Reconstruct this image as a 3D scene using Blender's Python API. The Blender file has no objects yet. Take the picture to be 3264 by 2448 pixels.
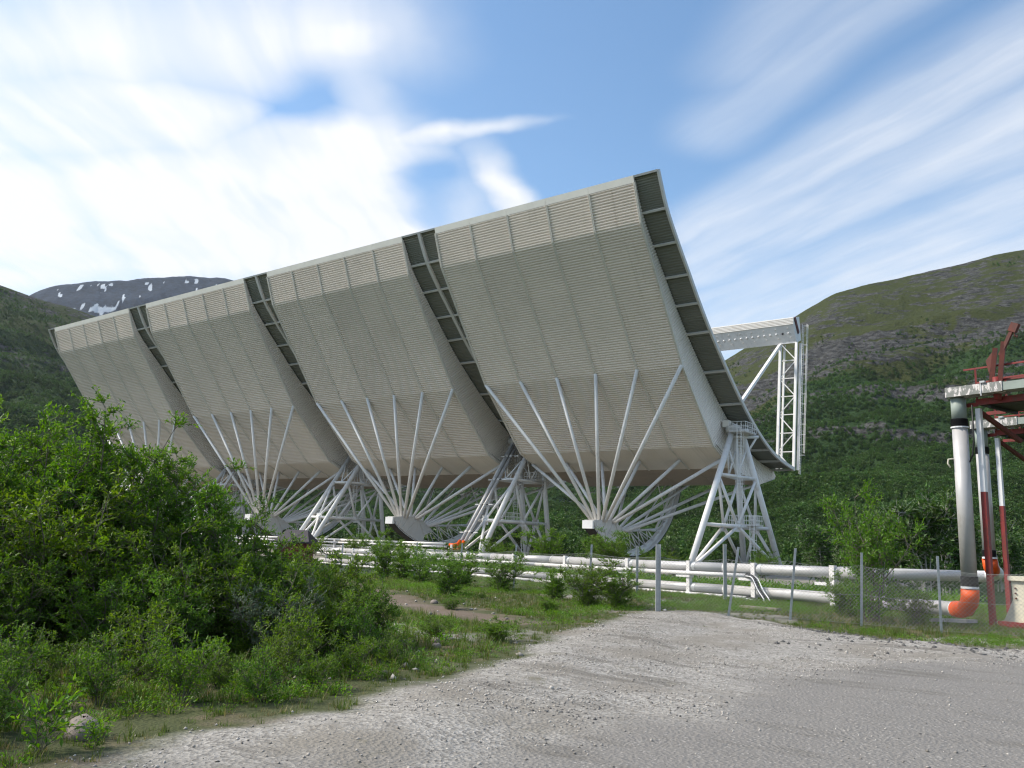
import bpy, math, random
import numpy as np
from mathutils import Vector, Matrix

rnd = random.Random(7)
RS = np.random.RandomState(11)
scene = bpy.context.scene
col = scene.collection
R = math.radians

# ------------------------------------------------------------------ camera
cam_d = bpy.data.cameras.new('camera')
cam = bpy.data.objects.new('camera', cam_d)
col.objects.link(cam)
CAM = Vector((153.05, -82.53, 1.65))
YAW, PITCH, ROLL = R(37.50), R(10.88), R(2.30)
fw = Vector((-math.sin(YAW) * math.cos(PITCH), math.cos(YAW) * math.cos(PITCH), math.sin(PITCH)))
r0 = Vector((math.cos(YAW), math.sin(YAW), 0))
u0 = r0.cross(fw)
rt = r0 * math.cos(ROLL) + u0 * math.sin(ROLL)
up = -r0 * math.sin(ROLL) + u0 * math.cos(ROLL)
cam.matrix_world = Matrix(((rt.x, up.x, -fw.x, CAM.x), (rt.y, up.y, -fw.y, CAM.y), (rt.z, up.z, -fw.z, CAM.z), (0, 0, 0, 1)))
cam_d.sensor_width = 36.0
cam_d.lens = 36.0 * 2649.7 / 3264.0
cam_d.clip_start = 0.1
cam_d.clip_end = 30000
scene.camera = cam

# ------------------------------------------------------------------ light
SUN_EL = R(44)
sh = Vector((-0.85, -0.53, 0)).normalized()
SUN = Vector((sh.x * math.cos(SUN_EL), sh.y * math.cos(SUN_EL), math.sin(SUN_EL)))
sun_d = bpy.data.lights.new('sun', 'SUN')
sun_d.energy = 3.0
sun_d.angle = R(8.0)
sun_d.color = (1.0, 0.925, 0.81)
sun = bpy.data.objects.new('sun', sun_d)
col.objects.link(sun)
sun.rotation_euler = (-SUN).to_track_quat('-Z', 'Y').to_euler()
sun.location = (120, -60, 80)

world = bpy.data.worlds.new('World')
scene.world = world
world.use_nodes = True
world.cycles.sampling_method = 'MANUAL'
world.cycles.sample_map_resolution = 512
SKY_STRENGTH = 0.112
CLOUD_VALUE = 0.55

cy_ = scene.cycles
cy_.use_adaptive_sampling = True
cy_.adaptive_threshold = 0.01
cy_.use_denoising = True
cy_.filter_width = 1.2
cy_.max_bounces = 6
cy_.diffuse_bounces = 3
cy_.glossy_bounces = 2
cy_.transmission_bounces = 3
cy_.transparent_max_bounces = 4
cy_.caustics_reflective = False
cy_.caustics_refractive = False
scene.view_settings.view_transform = 'Standard'
scene.view_settings.look = 'None'
scene.view_settings.gamma = 1.0
scene.view_settings.use_curve_mapping = False
scene.view_settings.exposure = 0.96


class NT:
    """small helper to write node graphs"""
    def __init__(self, tree):
        self.t = tree
        tree.nodes.clear()

    def n(self, typ, **kw):
        nd = self.t.nodes.new(typ)
        for k, v in kw.items():
            setattr(nd, k, v)
        return nd

    def put(self, sock, v):
        if isinstance(v, bpy.types.NodeSocket):
            self.t.links.new(v, sock)
        else:
            sock.default_value = v

    def math(self, op, a, b=None, c=None, clamp=False):
        nd = self.n('ShaderNodeMath', operation=op, use_clamp=clamp)
        for i, v in enumerate((a, b, c)):
            if v is not None:
                self.put(nd.inputs[i], v)
        return nd.outputs[0]

    def vmath(self, op, a, b=None, scale=None):
        nd = self.n('ShaderNodeVectorMath', operation=op)
        self.put(nd.inputs[0], a)
        if b is not None:
            self.put(nd.inputs[1], b)
        if scale is not None:
            self.put(nd.inputs['Scale'], scale)
        return nd.outputs['Value'] if op in ('DOT_PRODUCT', 'LENGTH', 'DISTANCE') else nd.outputs[0]

    def remap(self, v, a, b, c=0.0, d=1.0, smooth=True):
        nd = self.n('ShaderNodeMapRange', interpolation_type='SMOOTHSTEP' if smooth else 'LINEAR')
        self.put(nd.inputs[0], v)
        for i, x in enumerate((a, b, c, d)):
            self.put(nd.inputs[i + 1], x)
        return nd.outputs[0]

    def noise(self, vec, scale, detail=4.0, rough=0.55, dist=0.0, out=0):
        nd = self.n('ShaderNodeTexNoise')
        if vec is not None:
            self.put(nd.inputs['Vector'], vec)
        nd.inputs['Scale'].default_value = scale
        nd.inputs['Detail'].default_value = detail
        nd.inputs['Roughness'].default_value = rough
        nd.inputs['Distortion'].default_value = dist
        return nd.outputs[out]

    def mix(self, f, a, b):
        nd = self.n('ShaderNodeMix', data_type='RGBA')
        self.put(nd.inputs[0], f)
        self.put(nd.inputs[6], a if isinstance(a, bpy.types.NodeSocket) else (*a, 1))
        self.put(nd.inputs[7], b if isinstance(b, bpy.types.NodeSocket) else (*b, 1))
        return nd.outputs[2]

    def mapping(self, vec, scale=(1, 1, 1), rot=(0, 0, 0), loc=(0, 0, 0)):
        nd = self.n('ShaderNodeMapping')
        self.put(nd.inputs['Vector'], vec)
        nd.inputs['Scale'].default_value = scale
        nd.inputs['Rotation'].default_value = rot
        nd.inputs['Location'].default_value = loc
        return nd.outputs[0]


# ------------------------------------------------------------------ sky with cirrus on a flat cloud layer
g = NT(world.node_tree)
wout = g.n('ShaderNodeOutputWorld')
sky = g.n('ShaderNodeTexSky', sky_type='NISHITA')
sky.sun_disc = False
sky.sun_elevation = SUN_EL
sky.sun_rotation = math.atan2(SUN.x, SUN.y)
sky.altitude = 60
sky.air_density = 1.0
sky.dust_density = 0.6
sky.ozone_density = 1.6
tc = g.n('ShaderNodeTexCoord')
sep = g.n('ShaderNodeSeparateXYZ')
g.put(sep.inputs[0], tc.outputs['Generated'])
zz = g.math('ADD', g.math('MAXIMUM', sep.outputs[2], 0.0), 0.12)
cx, cy = g.math('DIVIDE', sep.outputs[0], zz), g.math('DIVIDE', sep.outputs[1], zz)
cmb = g.n('ShaderNodeCombineXYZ')
g.put(cmb.inputs[0], cx)
g.put(cmb.inputs[1], cy)
P0 = cmb.outputs[0]
wn = g.noise(P0, 2.2, 3.0, 0.5, out=1)
warp = g.vmath('SCALE', g.vmath('SUBTRACT', wn, (0.5, 0.5, 0.5)), scale=0.20)
wn2 = g.noise(P0, 8.0, 3.0, 0.55, out=1)
warp2 = g.vmath('SCALE', g.vmath('SUBTRACT', wn2, (0.5, 0.5, 0.5)), scale=0.055)
P1 = g.vmath('ADD', P0, g.vmath('MULTIPLY', g.vmath('ADD', warp, warp2), (1, 1, 0)))
WIND = math.atan2(-0.40, 0.92)
mp = g.n('ShaderNodeMapping', vector_type='TEXTURE')
g.put(mp.inputs['Vector'], g.vmath('ADD', P0, g.vmath('SCALE', warp, scale=0.4)))
mp.inputs['Rotation'].default_value = (0, 0, WIND)
mp.inputs['Scale'].default_value = (1.2, 0.17, 1.0)
streak = g.noise(mp.outputs[0], 2.2, 5.0, 0.58)
puff = g.noise(P1, 2.4, 4.0, 0.5)
mp2 = g.n('ShaderNodeMapping', vector_type='TEXTURE')
g.put(mp2.inputs['Vector'], P1)
mp2.inputs['Rotation'].default_value = (0, 0, 2.15)
mp2.inputs['Scale'].default_value = (1.6, 0.20, 1.0)
fibre = g.remap(g.noise(mp2.outputs[0], 2.2, 4.0, 0.5), 0.22, 0.75)


def capsule(ax, ay, bx, by, rin, rout, w, taper=0.0, pos=None):  # end points below were taken from image pixels and converted to cloud-layer coordinates
    pos = pos or P1
    pa = g.vmath('SUBTRACT', pos, (ax, ay, 0))
    ba = (bx - ax, by - ay, 0)
    h = g.math('DIVIDE', g.vmath('DOT_PRODUCT', pa, ba), ba[0] ** 2 + ba[1] ** 2, clamp=True)
    cc = g.n('ShaderNodeVectorMath', operation='SCALE')
    cc.inputs[0].default_value = ba
    g.put(cc.inputs['Scale'], h)
    d = g.vmath('LENGTH', g.vmath('SUBTRACT', pa, cc.outputs[0]))
    if taper:
        return g.math('MULTIPLY', g.remap(d, g.math('MULTIPLY', rout, g.math('SUBTRACT', 1.0, g.math('MULTIPLY', h, taper))), rin, 0.0, w), g.remap(h, 1.0, 0.30, 0.0, 1.0))
    return g.remap(d, rout, rin, 0.0, w)


def union(items):
    o = items[0]
    for i in items[1:]:
        o = g.math('MAXIMUM', o, i)
    return o


bank = union([capsule(*c) for c in [
    (-2.50, 0.62, -1.52, 1.22, 0.22, 0.52, 1.0), (-1.75, 0.36, -1.02, 0.76, 0.0, 0.30, 0.85),
    (-1.80, 0.52, -1.42, 0.80, 0.06, 0.26, 1.0), (-1.45, 1.00, -1.24, 1.08, 0.08, 0.24, 1.0),
    (-1.00, 0.80, -1.12, 1.03, 0.00, 0.12, 0.55), (-1.05, 0.74, -0.98, 0.80, 0.02, 0.16, 0.85),
    (-1.28, 1.06, -0.96, 1.16, 0.0, 0.13, 0.95, 0.6), (-1.16, 1.10, -0.79, 1.218, 0.00, 0.085, 1.0, 0.8),
    (-1.15, 1.52, -0.99, 1.08, 0.0, 0.10, 1.0, 0.5), (-1.34, 1.20, -1.62, 1.60, 0.02, 0.24, 0.95)]])
holes = union([capsule(*c) for c in [
    (-1.19, 1.24, -1.30, 1.33, 0.0, 0.12, 0.7), (-1.22, 0.92, -1.12, 0.88, 0.0, 0.13, 0.36), (-1.40, 0.93, -1.28, 0.95, 0.0, 0.14, 0.22)]])
bank = g.math('SUBTRACT', bank, holes, clamp=True)
PW = g.vmath('ADD', P0, g.vmath('MULTIPLY', g.vmath('SCALE', warp, scale=0.5), (1, 1, 0)))
wisps = union([capsule(*c, pos=PW) for c in [
    (-0.82, 1.78, -0.02, 1.40, 0.0, 0.17, 0.58), (-0.90, 1.96, -0.05, 1.62, 0.0, 0.24, 0.58),
    (-1.05, 2.42, -0.02, 2.00, 0.05, 0.55, 0.58), (-0.60, 1.40, -0.22, 1.19, 0.0, 0.13, 0.32), (-0.48, 1.25, -0.28, 1.08, 0.0, 0.13, 0.26)]])
sd = g.remap(streak, 0.22, 0.78)
pd = g.remap(puff, 0.25, 0.62)
d1 = g.math('MULTIPLY', bank, g.math('ADD', 0.50, g.math('ADD', g.math('MULTIPLY', fibre, 0.42), g.math('MULTIPLY', pd, 0.32))), clamp=True)
d2 = g.math('MULTIPLY', wisps, g.math('ADD', 0.34, g.math('ADD', g.math('MULTIPLY', sd, 0.62), g.math('MULTIPLY', pd, 0.30))), clamp=True)
dens = g.math('MAXIMUM', d1, d2)
# the same cirrus carries on outside the frame
back = g.remap(g.vmath('DOT_PRODUCT', P0, (-0.6, 0.79, 0)), 0.9, 0.2)
d3 = g.math('MULTIPLY', back, g.math('MULTIPLY', sd, 0.55))
hor = g.remap(sep.outputs[2], 0.26, 0.02, 0.0, 0.40)
dens = g.math('MAXIMUM', g.math('MAXIMUM', dens, d3), hor, clamp=True)
bg1, bg2 = g.n('ShaderNodeBackground'), g.n('ShaderNodeBackground')
hsv = g.n('ShaderNodeHueSaturation')
hsv.inputs['Saturation'].default_value = 1.12
hsv.inputs['Hue'].default_value = 0.494
g.put(hsv.inputs['Color'], sky.outputs[0])
skyc = hsv.outputs[0]
g.put(bg1.inputs[0], skyc)
bg1.inputs[1].default_value = SKY_STRENGTH
g.put(bg2.inputs[0], (0.96, 0.975, 1.0, 1))
bg2.inputs[1].default_value = CLOUD_VALUE
mx = g.n('ShaderNodeMixShader')
g.put(mx.inputs[0], dens)
g.put(mx.inputs[1], bg1.outputs[0])
g.put(mx.inputs[2], bg2.outputs[0])
g.put(wout.inputs[0], mx.outputs[0])

# ------------------------------------------------------------------ materials
MATS = {}


def base_mat(name):
    m = bpy.data.materials.new(name)
    m.use_nodes = True
    MATS[name] = m
    t = NT(m.node_tree)
    out = t.n('ShaderNodeOutputMaterial')
    return m, t, out


def paint(name, c, rough=0.5, metal=0.0, var=0.12, scale=1.5, dirt=None, dirt_amt=0.5, bump=0.0, coat=0.0, spec=0.4, lo=(0.56, 0.72), per_obj=0.0, streak=False):
    """painted or bare surface with uneven tone, optional stains"""
    m, t, out = base_mat(name)
    tc = t.n('ShaderNodeTexCoord')
    o = tc.outputs['Object']
    if streak:
        oi0 = t.n('ShaderNodeObjectInfo')
        o = t.vmath('ADD', o, t.vmath('SCALE', (31.0, 17.0, 23.0), scale=oi0.outputs['Random']))
    n1 = t.noise(o, scale, 6, 0.6)
    cc = t.mix(t.remap(n1, 0.3, 0.7), tuple(x * (1 - var) for x in c), tuple(min(1, x * (1 + var)) for x in c))
    if dirt:
        n2 = t.noise(t.mapping(o, (3.2, 0.12, 0.12) if streak else (1, 1, 0.35)), scale * 2.3, 7, 0.68)
        cc = t.mix(t.remap(n2, lo[0], lo[1], 0, dirt_amt), cc, dirt)
    if per_obj:
        oi = t.n('ShaderNodeObjectInfo')
        hs = t.n('ShaderNodeHueSaturation')
        t.put(hs.inputs['Color'], cc)
        t.put(hs.inputs['Value'], t.remap(oi.outputs['Random'], 0, 1, 1 - per_obj, 1.0, smooth=False))
        cc = hs.outputs[0]
    b = t.n('ShaderNodeBsdfPrincipled')
    t.put(b.inputs['Base Color'], cc)
    t.put(b.inputs['Roughness'], t.remap(n1, 0.2, 0.8, rough - 0.1, min(1, rough + 0.12)))
    b.inputs['Metallic'].default_value = metal
    b.inputs['Specular IOR Level'].default_value = spec
    if coat:
        b.inputs['Coat Weight'].default_value = coat
    if bump:
        bp = t.n('ShaderNodeBump')
        bp.inputs['Strength'].default_value = bump
        bp.inputs['Distance'].default_value = 0.02
        t.put(bp.inputs['Height'], t.noise(o, scale * 9, 5, 0.6))
        t.put(b.inputs['Normal'], bp.outputs[0])
    t.put(out.inputs[0], b.outputs[0])
    return m


def leaf_mat(name, c1, c2, c3=None, trans=0.35, rough=0.5, patch=False):
    m, t, out = base_mat(name)
    geo = t.n('ShaderNodeNewGeometry')
    oi = t.n('ShaderNodeObjectInfo')
    r = geo.outputs['Random Per Island']
    cc = t.mix(r, c1, c2)
    if c3:
        cc = t.mix(t.remap(r, 0.86, 0.97), cc, c3)
    hs = t.n('ShaderNodeHueSaturation')
    t.put(hs.inputs['Color'], cc)
    val = t.remap(oi.outputs['Random'], 0, 1, 0.82, 1.15, smooth=False)
    if patch:
        val = t.math('MULTIPLY', val, t.remap(t.noise(oi.outputs['Location'], 0.012, 4, 0.6), 0.3, 0.7, 0.65, 1.45))
    t.put(hs.inputs['Value'], val)
    t.put(hs.inputs['Hue'], t.remap(oi.outputs['Random'], 0, 1, 0.49, 0.512, smooth=False))
    b = t.n('ShaderNodeBsdfPrincipled')
    t.put(b.inputs['Base Color'], hs.outputs[0])
    b.inputs['Roughness'].default_value = rough
    b.inputs['Specular IOR Level'].default_value = 0.35
    tr = t.n('ShaderNodeBsdfTranslucent')
    br = t.n('ShaderNodeHueSaturation')
    t.put(br.inputs['Color'], hs.outputs[0])
    br.inputs['Value'].default_value = 1.45
    br.inputs['Saturation'].default_value = 1.1
    br.inputs['Hue'].default_value = 0.493
    t.put(tr.inputs[0], br.outputs[0])
    mx = t.n('ShaderNodeMixShader')
    mx.inputs[0].default_value = trans
    t.put(mx.inputs[1], b.outputs[0])
    t.put(mx.inputs[2], tr.outputs[0])
    t.put(out.inputs[0], mx.outputs[0])
    return m


paint('cladding', (0.85, 0.765, 0.685), 0.5, 0, 0.03, 0.25, (0.60, 0.52, 0.43), 0.45, per_obj=0.07, streak=True)
paint('end_cladding', (0.82, 0.76, 0.69), 0.5, 0, 0.03, 0.25)
paint('soffit', (0.50, 0.40, 0.30), 0.6, 0, 0.10, 0.2, (0.22, 0.12, 0.06), 0.35)
paint('fascia_paint', (0.80, 0.77, 0.70), 0.4, 0, 0.04, 0.6)
paint('sheet_back', (0.22, 0.22, 0.185), 0.45, 0.1, 0.08, 0.3)
paint('white_steel', (0.76, 0.745, 0.725), 0.42, 0, 0.06, 0.9, (0.45, 0.38, 0.30), 0.45)
paint('rail_steel', (0.72, 0.68, 0.61), 0.5, 0, 0.06, 1.0, (0.30, 0.16, 0.08), 0.4)
paint('grey_steel', (0.62, 0.60, 0.57), 0.45, 0, 0.06, 0.8, (0.36, 0.24, 0.14), 0.35)
paint('black_rail', (0.02, 0.02, 0.02), 0.6)
paint('galvanised', (0.42, 0.43, 0.43), 0.5, 0.3, 0.12, 6.0)
paint('pipe_alu', (0.47, 0.455, 0.445), 0.42, 0.15, 0.07, 1.6, (0.33, 0.30, 0.26), 0.5, bump=0.05)
paint('pipe_white', (0.70, 0.67, 0.65), 0.35, 0, 0.04, 1.5, (0.50, 0.36, 0.28), 0.4)
paint('orange_paint', (0.66, 0.085, 0.008), 0.5, 0, 0.14, 3.0, (0.35, 0.06, 0.015), 0.5)
paint('rubber', (0.018, 0.018, 0.020), 0.5)
paint('red_paint', (0.20, 0.024, 0.022), 0.55, 0, 0.22, 3.0, (0.10, 0.035, 0.02), 0.6, lo=(0.48, 0.62))
paint('rust_red', (0.105, 0.026, 0.017), 0.65, 0, 0.25, 5.0, (0.06, 0.02, 0.012), 0.6)
paint('white_paint', (0.68, 0.68, 0.69), 0.4, 0, 0.03, 2.0)
paint('grey_green', (0.25, 0.29, 0.26), 0.55, 0, 0.08, 2.0)
paint('peeling', (0.20, 0.205, 0.19), 0.6, 0, 0.08, 4.0, (0.62, 0.58, 0.56), 1.0, lo=(0.52, 0.56))
paint('cream_rust', (0.62, 0.58, 0.46), 0.55, 0, 0.10, 4.0, (0.36, 0.18, 0.07), 0.8)
paint('concrete', (0.42, 0.40, 0.37), 0.85, 0, 0.14, 5.0, bump=0.3)
paint('old_wood', (0.28, 0.24, 0.19), 0.8, 0, 0.2, 7.0, bump=0.3)
paint('hut_roof', (0.055, 0.048, 0.052), 0.7, 0, 0.1, 2.0)
paint('hut_wall', (0.13, 0.028, 0.022), 0.7, 0, 0.15, 3.0)
paint('cream_slat', (0.80, 0.77, 0.72), 0.5, 0, 0.05, 2.0, (0.62, 0.40, 0.20), 0.55)
paint('bark', (0.13, 0.115, 0.09), 0.85, 0, 0.3, 9.0, bump=0.4)
paint('birch_bark', (0.38, 0.36, 0.33), 0.8, 0, 0.25, 6.0, (0.06, 0.05, 0.05), 0.8)
paint('stone', (0.22, 0.185, 0.16), 0.85, 0, 0.22, 5.0, (0.25, 0.23, 0.2), 0.5, bump=0.6)
paint('tar_chunk', (0.12, 0.115, 0.11), 0.85, 0, 0.3, 14.0, bump=0.6)
leaf_mat('willow_leaf', (0.062, 0.152, 0.014), (0.145, 0.262, 0.028), (0.21, 0.28, 0.09), 0.45)
leaf_mat('willow_grey_leaf', (0.10, 0.15, 0.085), (0.15, 0.20, 0.12), None, 0.25)
leaf_mat('bright_leaf', (0.075, 0.168, 0.015), (0.165, 0.275, 0.032), None, 0.45)
leaf_mat('birch_leaf', (0.040, 0.088, 0.018), (0.075, 0.135, 0.028), (0.10, 0.14, 0.045), 0.3)
leaf_mat('forest_leaf', (0.040, 0.086, 0.022), (0.078, 0.138, 0.030), None, 0.25, patch=True)
leaf_mat('grass_blade', (0.060, 0.108, 0.017), (0.115, 0.158, 0.032), (0.24, 0.20, 0.09), 0.35)
leaf_mat('dry_grass', (0.20, 0.165, 0.07), (0.26, 0.22, 0.10), (0.12, 0.16, 0.04), 0.3)

# pebbles: every stone its own tone
m, t, out = base_mat('pebble')
geo = t.n('ShaderNodeNewGeometry')
b = t.n('ShaderNodeBsdfPrincipled')
cc = t.mix(geo.outputs['Random Per Island'], (0.17, 0.155, 0.135), (0.54, 0.50, 0.45))
cc = t.mix(t.remap(geo.outputs['Random Per Island'], 0.04, 0.01), cc, (0.08, 0.08, 0.08))
t.put(b.inputs['Base Color'], cc)
b.inputs['Roughness'].default_value = 0.85
t.put(out.inputs[0], b.outputs[0])

# the wire of the fence
paint('wire', (0.26, 0.27, 0.26), 0.6, 0.2, 0.1, 8.0)


# ------------------------------------------------------------------ mesh helpers
class MB:
    def __init__(self):
        self.v, self.f = [], []

    def add(self, vs, fs):
        o = len(self.v)
        self.v += [tuple(p) for p in vs]
        self.f += [tuple(i + o for i in q) for q in fs]
        return self

    def box(self, c, s, rz=0.0):
        cx, cy, cz = c
        hx, hy, hz = s[0] / 2, s[1] / 2, s[2] / 2
        ca, sa = math.cos(rz), math.sin(rz)
        vs = []
        for z in (-hz, hz):
            for x, y in ((-hx, -hy), (hx, -hy), (hx, hy), (-hx, hy)):
                vs.append((cx + x * ca - y * sa, cy + x * sa + y * ca, cz + z))
        return self.add(vs, [(3, 2, 1, 0), (4, 5, 6, 7), (0, 1, 5, 4), (1, 2, 6, 5), (2, 3, 7, 6), (3, 0, 4, 7)])

    def bar(self, p, q, w, h, upv=(0, 0, 1)):
        p, q = Vector(p), Vector(q)
        d = (q - p).normalized()
        u = Vector(upv)
        if abs(d.dot(u)) > 0.98:
            u = Vector((1, 0, 0))
        s = d.cross(u).normalized()
        u = s.cross(d).normalized()
        vs = []
        for e in (p, q):
            for a, b_ in ((-1, -1), (1, -1), (1, 1), (-1, 1)):
                vs.append(e + s * (a * w / 2) + u * (b_ * h / 2))
        return self.add(vs, [(3, 2, 1, 0), (4, 5, 6, 7), (0, 1, 5, 4), (1, 2, 6, 5), (2, 3, 7, 6), (3, 0, 4, 7)])

    def tube(self, path, r, n=8, caps=True):
        path = [Vector(p) for p in path]
        rs = r if isinstance(r, (list, tuple)) else [r] * len(path)
        d0 = (path[1] - path[0]).normalized()
        u = Vector((0, 0, 1)) if abs(d0.z) < 0.9 else Vector((1, 0, 0))
        s = d0.cross(u).normalized()
        vs, fs = [], []
        for i, p in enumerate(path):
            if i == 0:
                d = d0
            elif i == len(path) - 1:
                d = (path[i] - path[i - 1]).normalized()
            else:
                d = ((path[i + 1] - p).normalized() + (p - path[i - 1]).normalized()).normalized()
            s = (s - d * s.dot(d)).normalized()
            w = d.cross(s)
            for k in range(n):
                a = 2 * math.pi * k / n
                vs.append(p + (s * math.cos(a) + w * math.sin(a)) * rs[i])
        for i in range(len(path) - 1):
            for k in range(n):
                k2 = (k + 1) % n
                fs.append((i * n + k, i * n + k2, (i + 1) * n + k2, (i + 1) * n + k))
        if caps:
            fs.append(tuple(range(n - 1, -1, -1)))
            fs.append(tuple((len(path) - 1) * n + k for k in range(n)))
        return self.add(vs, fs)

    def prism_x(self, poly, x0, x1):
        """polygon in (y, z) extruded along x"""
        n = len(poly)
        vs = [(x0, y, z) for y, z in poly] + [(x1, y, z) for y, z in poly]
        fs = [tuple(range(n)), tuple(range(2 * n - 1, n - 1, -1))]
        fs += [(i, i + n, (i + 1) % n + n, (i + 1) % n) for i in range(n)]
        return self.add(vs, fs)

    def build(self, name, mat, parent=None, origin=(0, 0, 0), smooth=False):
        me = bpy.data.meshes.new(name)
        ox, oy, oz = origin
        me.from_pydata([(x - ox, y - oy, z - oz) for x, y, z in self.v], [], self.f)
        me.materials.append(MATS[mat])
        if smooth:
            me.polygons.foreach_set('use_smooth', [True] * len(me.polygons))
        me.update()
        ob = bpy.data.objects.new(name, me)
        col.objects.link(ob)
        if parent:
            ob.parent = parent
        return ob


def mesh_np(name, V, F, mat, parent=None, smooth=False, attrs=None):
    """fast mesh from numpy arrays; F is (m, 3) or (m, 4)"""
    me = bpy.data.meshes.new(name)
    V = np.asarray(V, np.float32)
    F = np.asarray(F, np.int32)
    k = F.shape[1]
    me.vertices.add(len(V))
    me.vertices.foreach_set('co', V.ravel())
    me.loops.add(F.size)
    me.loops.foreach_set('vertex_index', F.ravel())
    me.polygons.add(len(F))
    me.polygons.foreach_set('loop_start', np.arange(0, F.size, k, dtype=np.int32))
    me.polygons.foreach_set('loop_total', np.full(len(F), k, np.int32))
    if smooth:
        me.polygons.foreach_set('use_smooth', np.ones(len(F), bool))
    for n_, a in (attrs or {}).items():
        at = me.attributes.new(n_, 'FLOAT', 'POINT')
        at.data.foreach_set('value', np.asarray(a, np.float32))
    me.materials.append(MATS[mat])
    me.update()
    me.validate()
    ob = bpy.data.objects.new(name, me)
    col.objects.link(ob)
    if parent:
        ob.parent = parent
    return ob


def tag(o, label=None, cat=None, group=None, kind=None):
    for k, v in (('label', label), ('category', cat), ('group', group), ('kind', kind)):
        if v:
            o[k] = v
    return o


def empty(name, loc, rz=0.0):
    o = bpy.data.objects.new(name, None)
    col.objects.link(o)
    o.location = loc
    o.rotation_euler.z = rz
    o.empty_display_size = 0.3
    return o


def copy_tree(o, parent=None):
    c = o.copy()
    col.objects.link(c)
    c.parent = parent
    for ch in o.children:
        copy_tree(ch, c)
    return c


# value noise on arrays
_perm = RS.rand(256, 256)


def vnoise(x, y):
    xi, yi = np.floor(x).astype(int), np.floor(y).astype(int)
    fx, fy = x - xi, y - yi
    fx, fy = fx * fx * (3 - 2 * fx), fy * fy * (3 - 2 * fy)
    a = _perm[xi % 256, yi % 256]
    b_ = _perm[(xi + 1) % 256, yi % 256]
    c_ = _perm[xi % 256, (yi + 1) % 256]
    d_ = _perm[(xi + 1) % 256, (yi + 1) % 256]
    return (a * (1 - fx) + b_ * fx) * (1 - fy) + (c_ * (1 - fx) + d_ * fx) * fy


def fbm(x, y, octv=5, gain=0.5):
    s, a, t_ = 0, 1, 0
    for i in range(octv):
        s = s + a * vnoise(x * 2 ** i + 17.3 * i, y * 2 ** i + 5.1 * i)
        t_ += a
        a *= gain
    return s / t_


def sstep(a, b_, x):
    t_ = np.clip((x - a) / (b_ - a), 0, 1)
    return t_ * t_ * (3 - 2 * t_)


# ------------------------------------------------------------------ terrain
CX, CY = CAM.x, CAM.y
FH = np.array([-math.sin(YAW), math.cos(YAW)])
RH = np.array([math.cos(YAW), math.sin(YAW)])


def ground_z(x, y):
    x, y = np.asarray(x, float), np.asarray(y, float)
    d = np.hypot(x - CX, y - CY)
    z = -0.55 * sstep(24, 62, d)
    z = z + (fbm(x * 0.35, y * 0.35, 3) - 0.5) * 0.16 * sstep(9, 20, d)
    return z


GRAVEL = np.array([(140.5, -86), (143.8, -82.2), (146.9, -81.2), (147.25, -79.5), (147.0, -79.0), (146.8, -78.3), (146.7, -77.4), (146.6, -76.5), (146.3, -75.3), (145.7, -73.3), (144.9, -71.0), (143.9, -68.1),
                   (142.75, -64.3), (142.1, -60.9), (143.2, -60.7), (144.4, -61.4), (145.9, -62.2), (147.8, -63.3), (149.3, -63.9), (151, -63.5), (156, -62.8), (176, -62), (176, -92), (141, -92)])


def poly_sd(x, y, poly):
    """signed distance to a polygon, positive inside"""
    n = len(poly)
    dmin = np.full(x.shape, 1e9)
    ins = np.zeros(x.shape, bool)
    for i in range(n):
        ax, ay = poly[i]
        bx, by = poly[(i + 1) % n]
        vx, vy = bx - ax, by - ay
        h = np.clip(((x - ax) * vx + (y - ay) * vy) / (vx * vx + vy * vy), 0, 1)
        dmin = np.minimum(dmin, np.hypot(x - ax - h * vx, y - ay - h * vy))
        cond = ((ay > y) != (by > y)) & (x < vx * (y - ay) / (vy + 1e-12) + ax)
        ins ^= cond
    return np.where(ins, dmin, -dmin)


def line_d(x, y, pts):
    dmin = np.full(x.shape, 1e9)
    for (ax, ay), (bx, by) in zip(pts[:-1], pts[1:]):
        vx, vy = bx - ax, by - ay
        h = np.clip(((x - ax) * vx + (y - ay) * vy) / (vx * vx + vy * vy), 0, 1)
        dmin = np.minimum(dmin, np.hypot(x - ax - h * vx, y - ay - h * vy))
    return dmin


TRACK = [(128, -60.5), (134, -64.3), (137, -65.9), (140.2, -67.4), (141.6, -67.6)]
ASPHALT = np.array([(147.6, -79.5), (148.6, -77.4), (148.8, -76.0), (149.0, -74.4), (149.1, -72.0), (149.1, -70.0), (149.8, -67.6), (151.2, -66.1), (156, -65.6), (176, -65), (176, -92), (148, -92)])

gx = np.arange(116, 176.01, 0.2)
gy = np.arange(-92, -34, 0.2)
GX, GY = np.meshgrid(gx, gy, indexing='ij')
sdG = poly_sd(GX, GY, GRAVEL) + (fbm(GX * 0.9, GY * 0.9, 4) - 0.5) * 1.15
grav = sstep(-0.2, 0.2, sdG)
sdA = poly_sd(GX, GY, ASPHALT) + (fbm(GX * 0.7 + 40, GY * 0.7, 5) - 0.5) * 2.4
asph = sstep(-0.6, 0.7, sdA)
trk = sstep(1.1, 0.4, line_d(GX, GY, TRACK) + (fbm(GX * 1.3, GY * 1.3 + 9, 3) - 0.5) * 0.8)
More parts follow.
